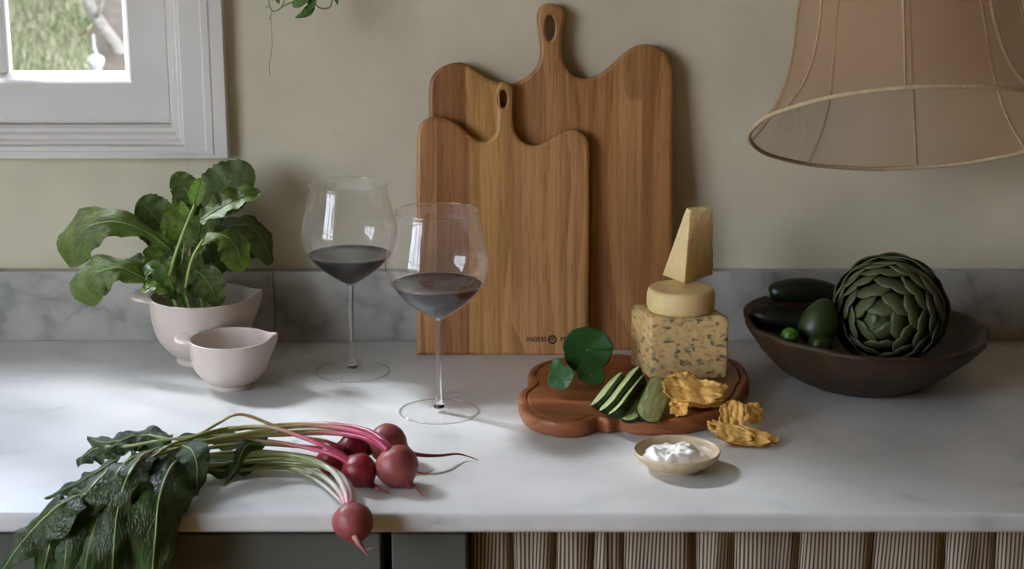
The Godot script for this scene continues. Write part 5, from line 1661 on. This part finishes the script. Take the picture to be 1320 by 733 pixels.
	beet_leaf(t, [Vector3(-0.4031, 0.9180, 0.5963), Vector3(-0.4082, 0.9007, 0.6180), Vector3(-0.4142, 0.8601, 0.6220), Vector3(-0.4204, 0.7932, 0.6200)], 0.0300, Vector3(0.0, 0.9, 0.3), Vector3(0.05, 0.1, 0.98), 9.0)
	c = Vector3(-0.1681, 0.9175, 0.4678)
	t = thing("beetroot", c - Vector3(0, 0.0175, 0), "dark red beetroot wedged behind the pair under the stalks", "beetroot", group)
	bulb(t, c, 0.0172, Vector3(-0.9, 0.2, 0.0), M.beet)
	stalk(t, [Vector3(-0.1786, 0.9260, 0.4841), Vector3(-0.1959, 0.9340, 0.4873), Vector3(-0.2229, 0.9380, 0.4841), Vector3(-0.2568, 0.9480, 0.4710), Vector3(-0.2788, 0.9560, 0.4692), Vector3(-0.2929, 0.9570, 0.4722), Vector3(-0.3071, 0.9500, 0.4767), Vector3(-0.3225, 0.9500, 0.5133), Vector3(-0.3416, 0.9530, 0.5498), Vector3(-0.3662, 0.9450, 0.5905), Vector3(-0.3945, 0.9300, 0.6042), Vector3(-0.4161, 0.9280, 0.6280)], 0.0026, 0.0013, [pink, olive, Color(0.42, 0.30, 0.12), Color(0.42, 0.34, 0.14), olive, green])
	stalk(t, [Vector3(-0.1781, 0.9220, 0.4826), Vector3(-0.1984, 0.9260, 0.4889), Vector3(-0.2312, 0.9280, 0.4849), Vector3(-0.2734, 0.9260, 0.4745), Vector3(-0.3229, 0.9280, 0.4944), Vector3(-0.3602, 0.9320, 0.5286)], 0.0030, 0.0028, [pink, Color(0.5, 0.16, 0.08), olive, olive, green])
	beet_leaf(t, [Vector3(-0.4180, 0.9260, 0.6208), Vector3(-0.4335, 0.9230, 0.6375), Vector3(-0.4588, 0.9008, 0.6320), Vector3(-0.4754, 0.8809, 0.6420), Vector3(-0.5010, 0.8477, 0.6400)], 0.0240, Vector3(-0.2, 0.95, 0.2), Vector3(-0.3, 0.45, 0.85), 6.0)
	beet_leaf(t, [Vector3(-0.3997, 0.9350, 0.5458), Vector3(-0.4192, 0.9280, 0.5713), Vector3(-0.4375, 0.9200, 0.5804), Vector3(-0.4630, 0.9100, 0.5884)], 0.0120, Vector3(-0.1, 0.9, 0.4), Vector3(-0.2, 0.8, 0.5), 12.0)
	beet_leaf(t, [Vector3(-0.4262, 0.9220, 0.6309), Vector3(-0.4407, 0.9032, 0.6320), Vector3(-0.4473, 0.8769, 0.6420), Vector3(-0.4600, 0.8314, 0.6400)], 0.0200, Vector3(0.0, 0.9, 0.3), Vector3(0.3, 0.2, 0.93), 7.0)
	c = Vector3(-0.1872, 0.9165, 0.4980)
	t = thing("beetroot", c - Vector3(0, 0.0165, 0), "deep purple beetroot lying in shade under the stalks at the left", "beetroot", group)
	bulb(t, c, 0.0162, Vector3(-0.9, 0.1, 0.1), M.beet)
	stalk(t, [Vector3(-0.1999, 0.9180, 0.4998), Vector3(-0.2267, 0.9200, 0.4912), Vector3(-0.2694, 0.9180, 0.4763), Vector3(-0.3157, 0.9200, 0.4912), Vector3(-0.3519, 0.9250, 0.5324)], 0.0032, 0.0030, [pink, olive, olive, green])
	stalk(t, [Vector3(-0.2007, 0.9140, 0.4936), Vector3(-0.2277, 0.9140, 0.4842), Vector3(-0.2692, 0.9120, 0.4788), Vector3(-0.3166, 0.9120, 0.4882), Vector3(-0.3445, 0.9180, 0.5316)], 0.0030, 0.0030, [pink, olive, olive, green])
	beet_leaf(t, [Vector3(-0.2588, 0.9300, 0.4905), Vector3(-0.2713, 0.9360, 0.5024), Vector3(-0.2776, 0.9320, 0.5148), Vector3(-0.2826, 0.9180, 0.5271), Vector3(-0.2926, 0.9070, 0.5468)], 0.0075, Vector3(0.4, 0.8, 0.3), Vector3(0.6, 0.5, 0.5), 14.0, -0.3, 0.1)
	beet_leaf(t, [Vector3(-0.2688, 0.9130, 0.4815), Vector3(-0.2904, 0.9160, 0.4990), Vector3(-0.3162, 0.9160, 0.5127), Vector3(-0.3355, 0.9140, 0.5344)], 0.0150, Vector3(0.1, 0.8, 0.5), Vector3(0.1, 0.8, 0.5), 15.0)
	beet_leaf(t, [Vector3(-0.2603, 0.9280, 0.4509), Vector3(-0.2875, 0.9300, 0.4615), Vector3(-0.3243, 0.9320, 0.4622), Vector3(-0.3529, 0.9360, 0.4833)], 0.0150, Vector3(0.0, 0.9, 0.3), Vector3(0.0, 0.9, 0.3), 16.0)

# ---------------------------------------------------------------- hanging vine
func build_vine() -> void:
	var hook := Vector3(-0.2553, 1.4616, -0.0060)
	var t := thing("hanging_vine", hook, "trailing green vine with small leaves hanging into the top of the picture", "vine")
	var st := func(pts: Array, r: float) -> void: stem_tube(t, pts, r, r * 0.7, M.stem)
	st.call([Vector3(-0.2560, 1.4614, -0.0120), Vector3(-0.2509, 1.4067, 0.0300), Vector3(-0.2439, 1.3704, 0.0500), Vector3(-0.2440, 1.3482, 0.0550)], 0.0014)
	st.call([Vector3(-0.2441, 1.3628, 0.0500), Vector3(-0.2636, 1.3515, 0.0500), Vector3(-0.2790, 1.3458, 0.0500), Vector3(-0.2888, 1.3392, 0.0500), Vector3(-0.2956, 1.3383, 0.0500), Vector3(-0.2991, 1.3468, 0.0500), Vector3(-0.2987, 1.3572, 0.0500)], 0.0009)
	st.call([Vector3(-0.2440, 1.3501, 0.0550), Vector3(-0.2365, 1.3425, 0.0550), Vector3(-0.2251, 1.3425, 0.0550), Vector3(-0.2211, 1.3501, 0.0550), Vector3(-0.2174, 1.3647, 0.0500)], 0.0010)
	st.call([Vector3(-0.2956, 1.3383, 0.0500), Vector3(-0.2977, 1.3326, 0.0500), Vector3(-0.2998, 1.3269, 0.0500)], 0.0006)
	st.call([Vector3(-0.2849, 1.3421, 0.0500), Vector3(-0.2808, 1.3496, 0.0500), Vector3(-0.2795, 1.3610, 0.0500)], 0.0007)
	st.call([Vector3(-0.2992, 1.3439, 0.0500), Vector3(-0.3018, 1.3432, 0.0520), Vector3(-0.3036, 1.3423, 0.0530)], 0.0005)
	var s := begin()
	tube(s, spline([Vector3(-0.2977, 1.3307, 0.0500), Vector3(-0.2973, 1.3154, 0.0500), Vector3(-0.2976, 1.2986, 0.0450), Vector3(-0.3022, 1.2805, 0.0300), Vector3(-0.3074, 1.2664, 0.0100), Vector3(-0.3089, 1.2508, -0.0040)], 24), 0.0003, 0.0003, 5)
	part(t, "tendril", s, M.taproot)
	var n := Vector3(0.1, 0.3, 0.95)
	one_leaf(t, M.vine_green, [Vector3(-0.2440, 1.3472, 0.0550), Vector3(-0.2484, 1.3411, 0.0600), Vector3(-0.2550, 1.3356, 0.0620), Vector3(-0.2666, 1.3309, 0.0620)], 0.0062, n, n, spear_leaf, 0.15, 0.05, 1.5, M.stem)
	one_leaf(t, M.vine_green, [Vector3(-0.2506, 1.3618, 0.0600), Vector3(-0.2559, 1.3556, 0.0650), Vector3(-0.2618, 1.3500, 0.0650), Vector3(-0.2692, 1.3458, 0.0600)], 0.0078, n, n, round_leaf, 0.15, 0.05, 2.5, M.stem)
	one_leaf(t, M.vine_green, [Vector3(-0.2469, 1.3673, 0.0580), Vector3(-0.2451, 1.3561, 0.0600), Vector3(-0.2461, 1.3469, 0.0620), Vector3(-0.2494, 1.3392, 0.0600)], 0.0060, n, n, spear_leaf, 0.15, 0.05, 3.5, M.stem)
	one_leaf(t, M.vine_green, [Vector3(-0.2174, 1.3647, 0.0500), Vector3(-0.2164, 1.3574, 0.0520), Vector3(-0.2156, 1.3517, 0.0520), Vector3(-0.2150, 1.3449, 0.0500)], 0.0035, n, n, spear_leaf, 0.15, 0.05, 4.5, M.stem)
	one_leaf(t, M.vine_green, [Vector3(-0.2882, 1.3572, 0.0500), Vector3(-0.2881, 1.3517, 0.0520), Vector3(-0.2864, 1.3470, 0.0520)], 0.0030, n, n, spear_leaf, 0.15, 0.05, 5.5, M.stem)
	one_leaf(t, M.vine_green, [Vector3(-0.2988, 1.3553, 0.0500), Vector3(-0.2938, 1.3536, 0.0520), Vector3(-0.2880, 1.3545, 0.0520)], 0.0025, n, n, spear_leaf, 0.15, 0.05, 6.5, M.stem)
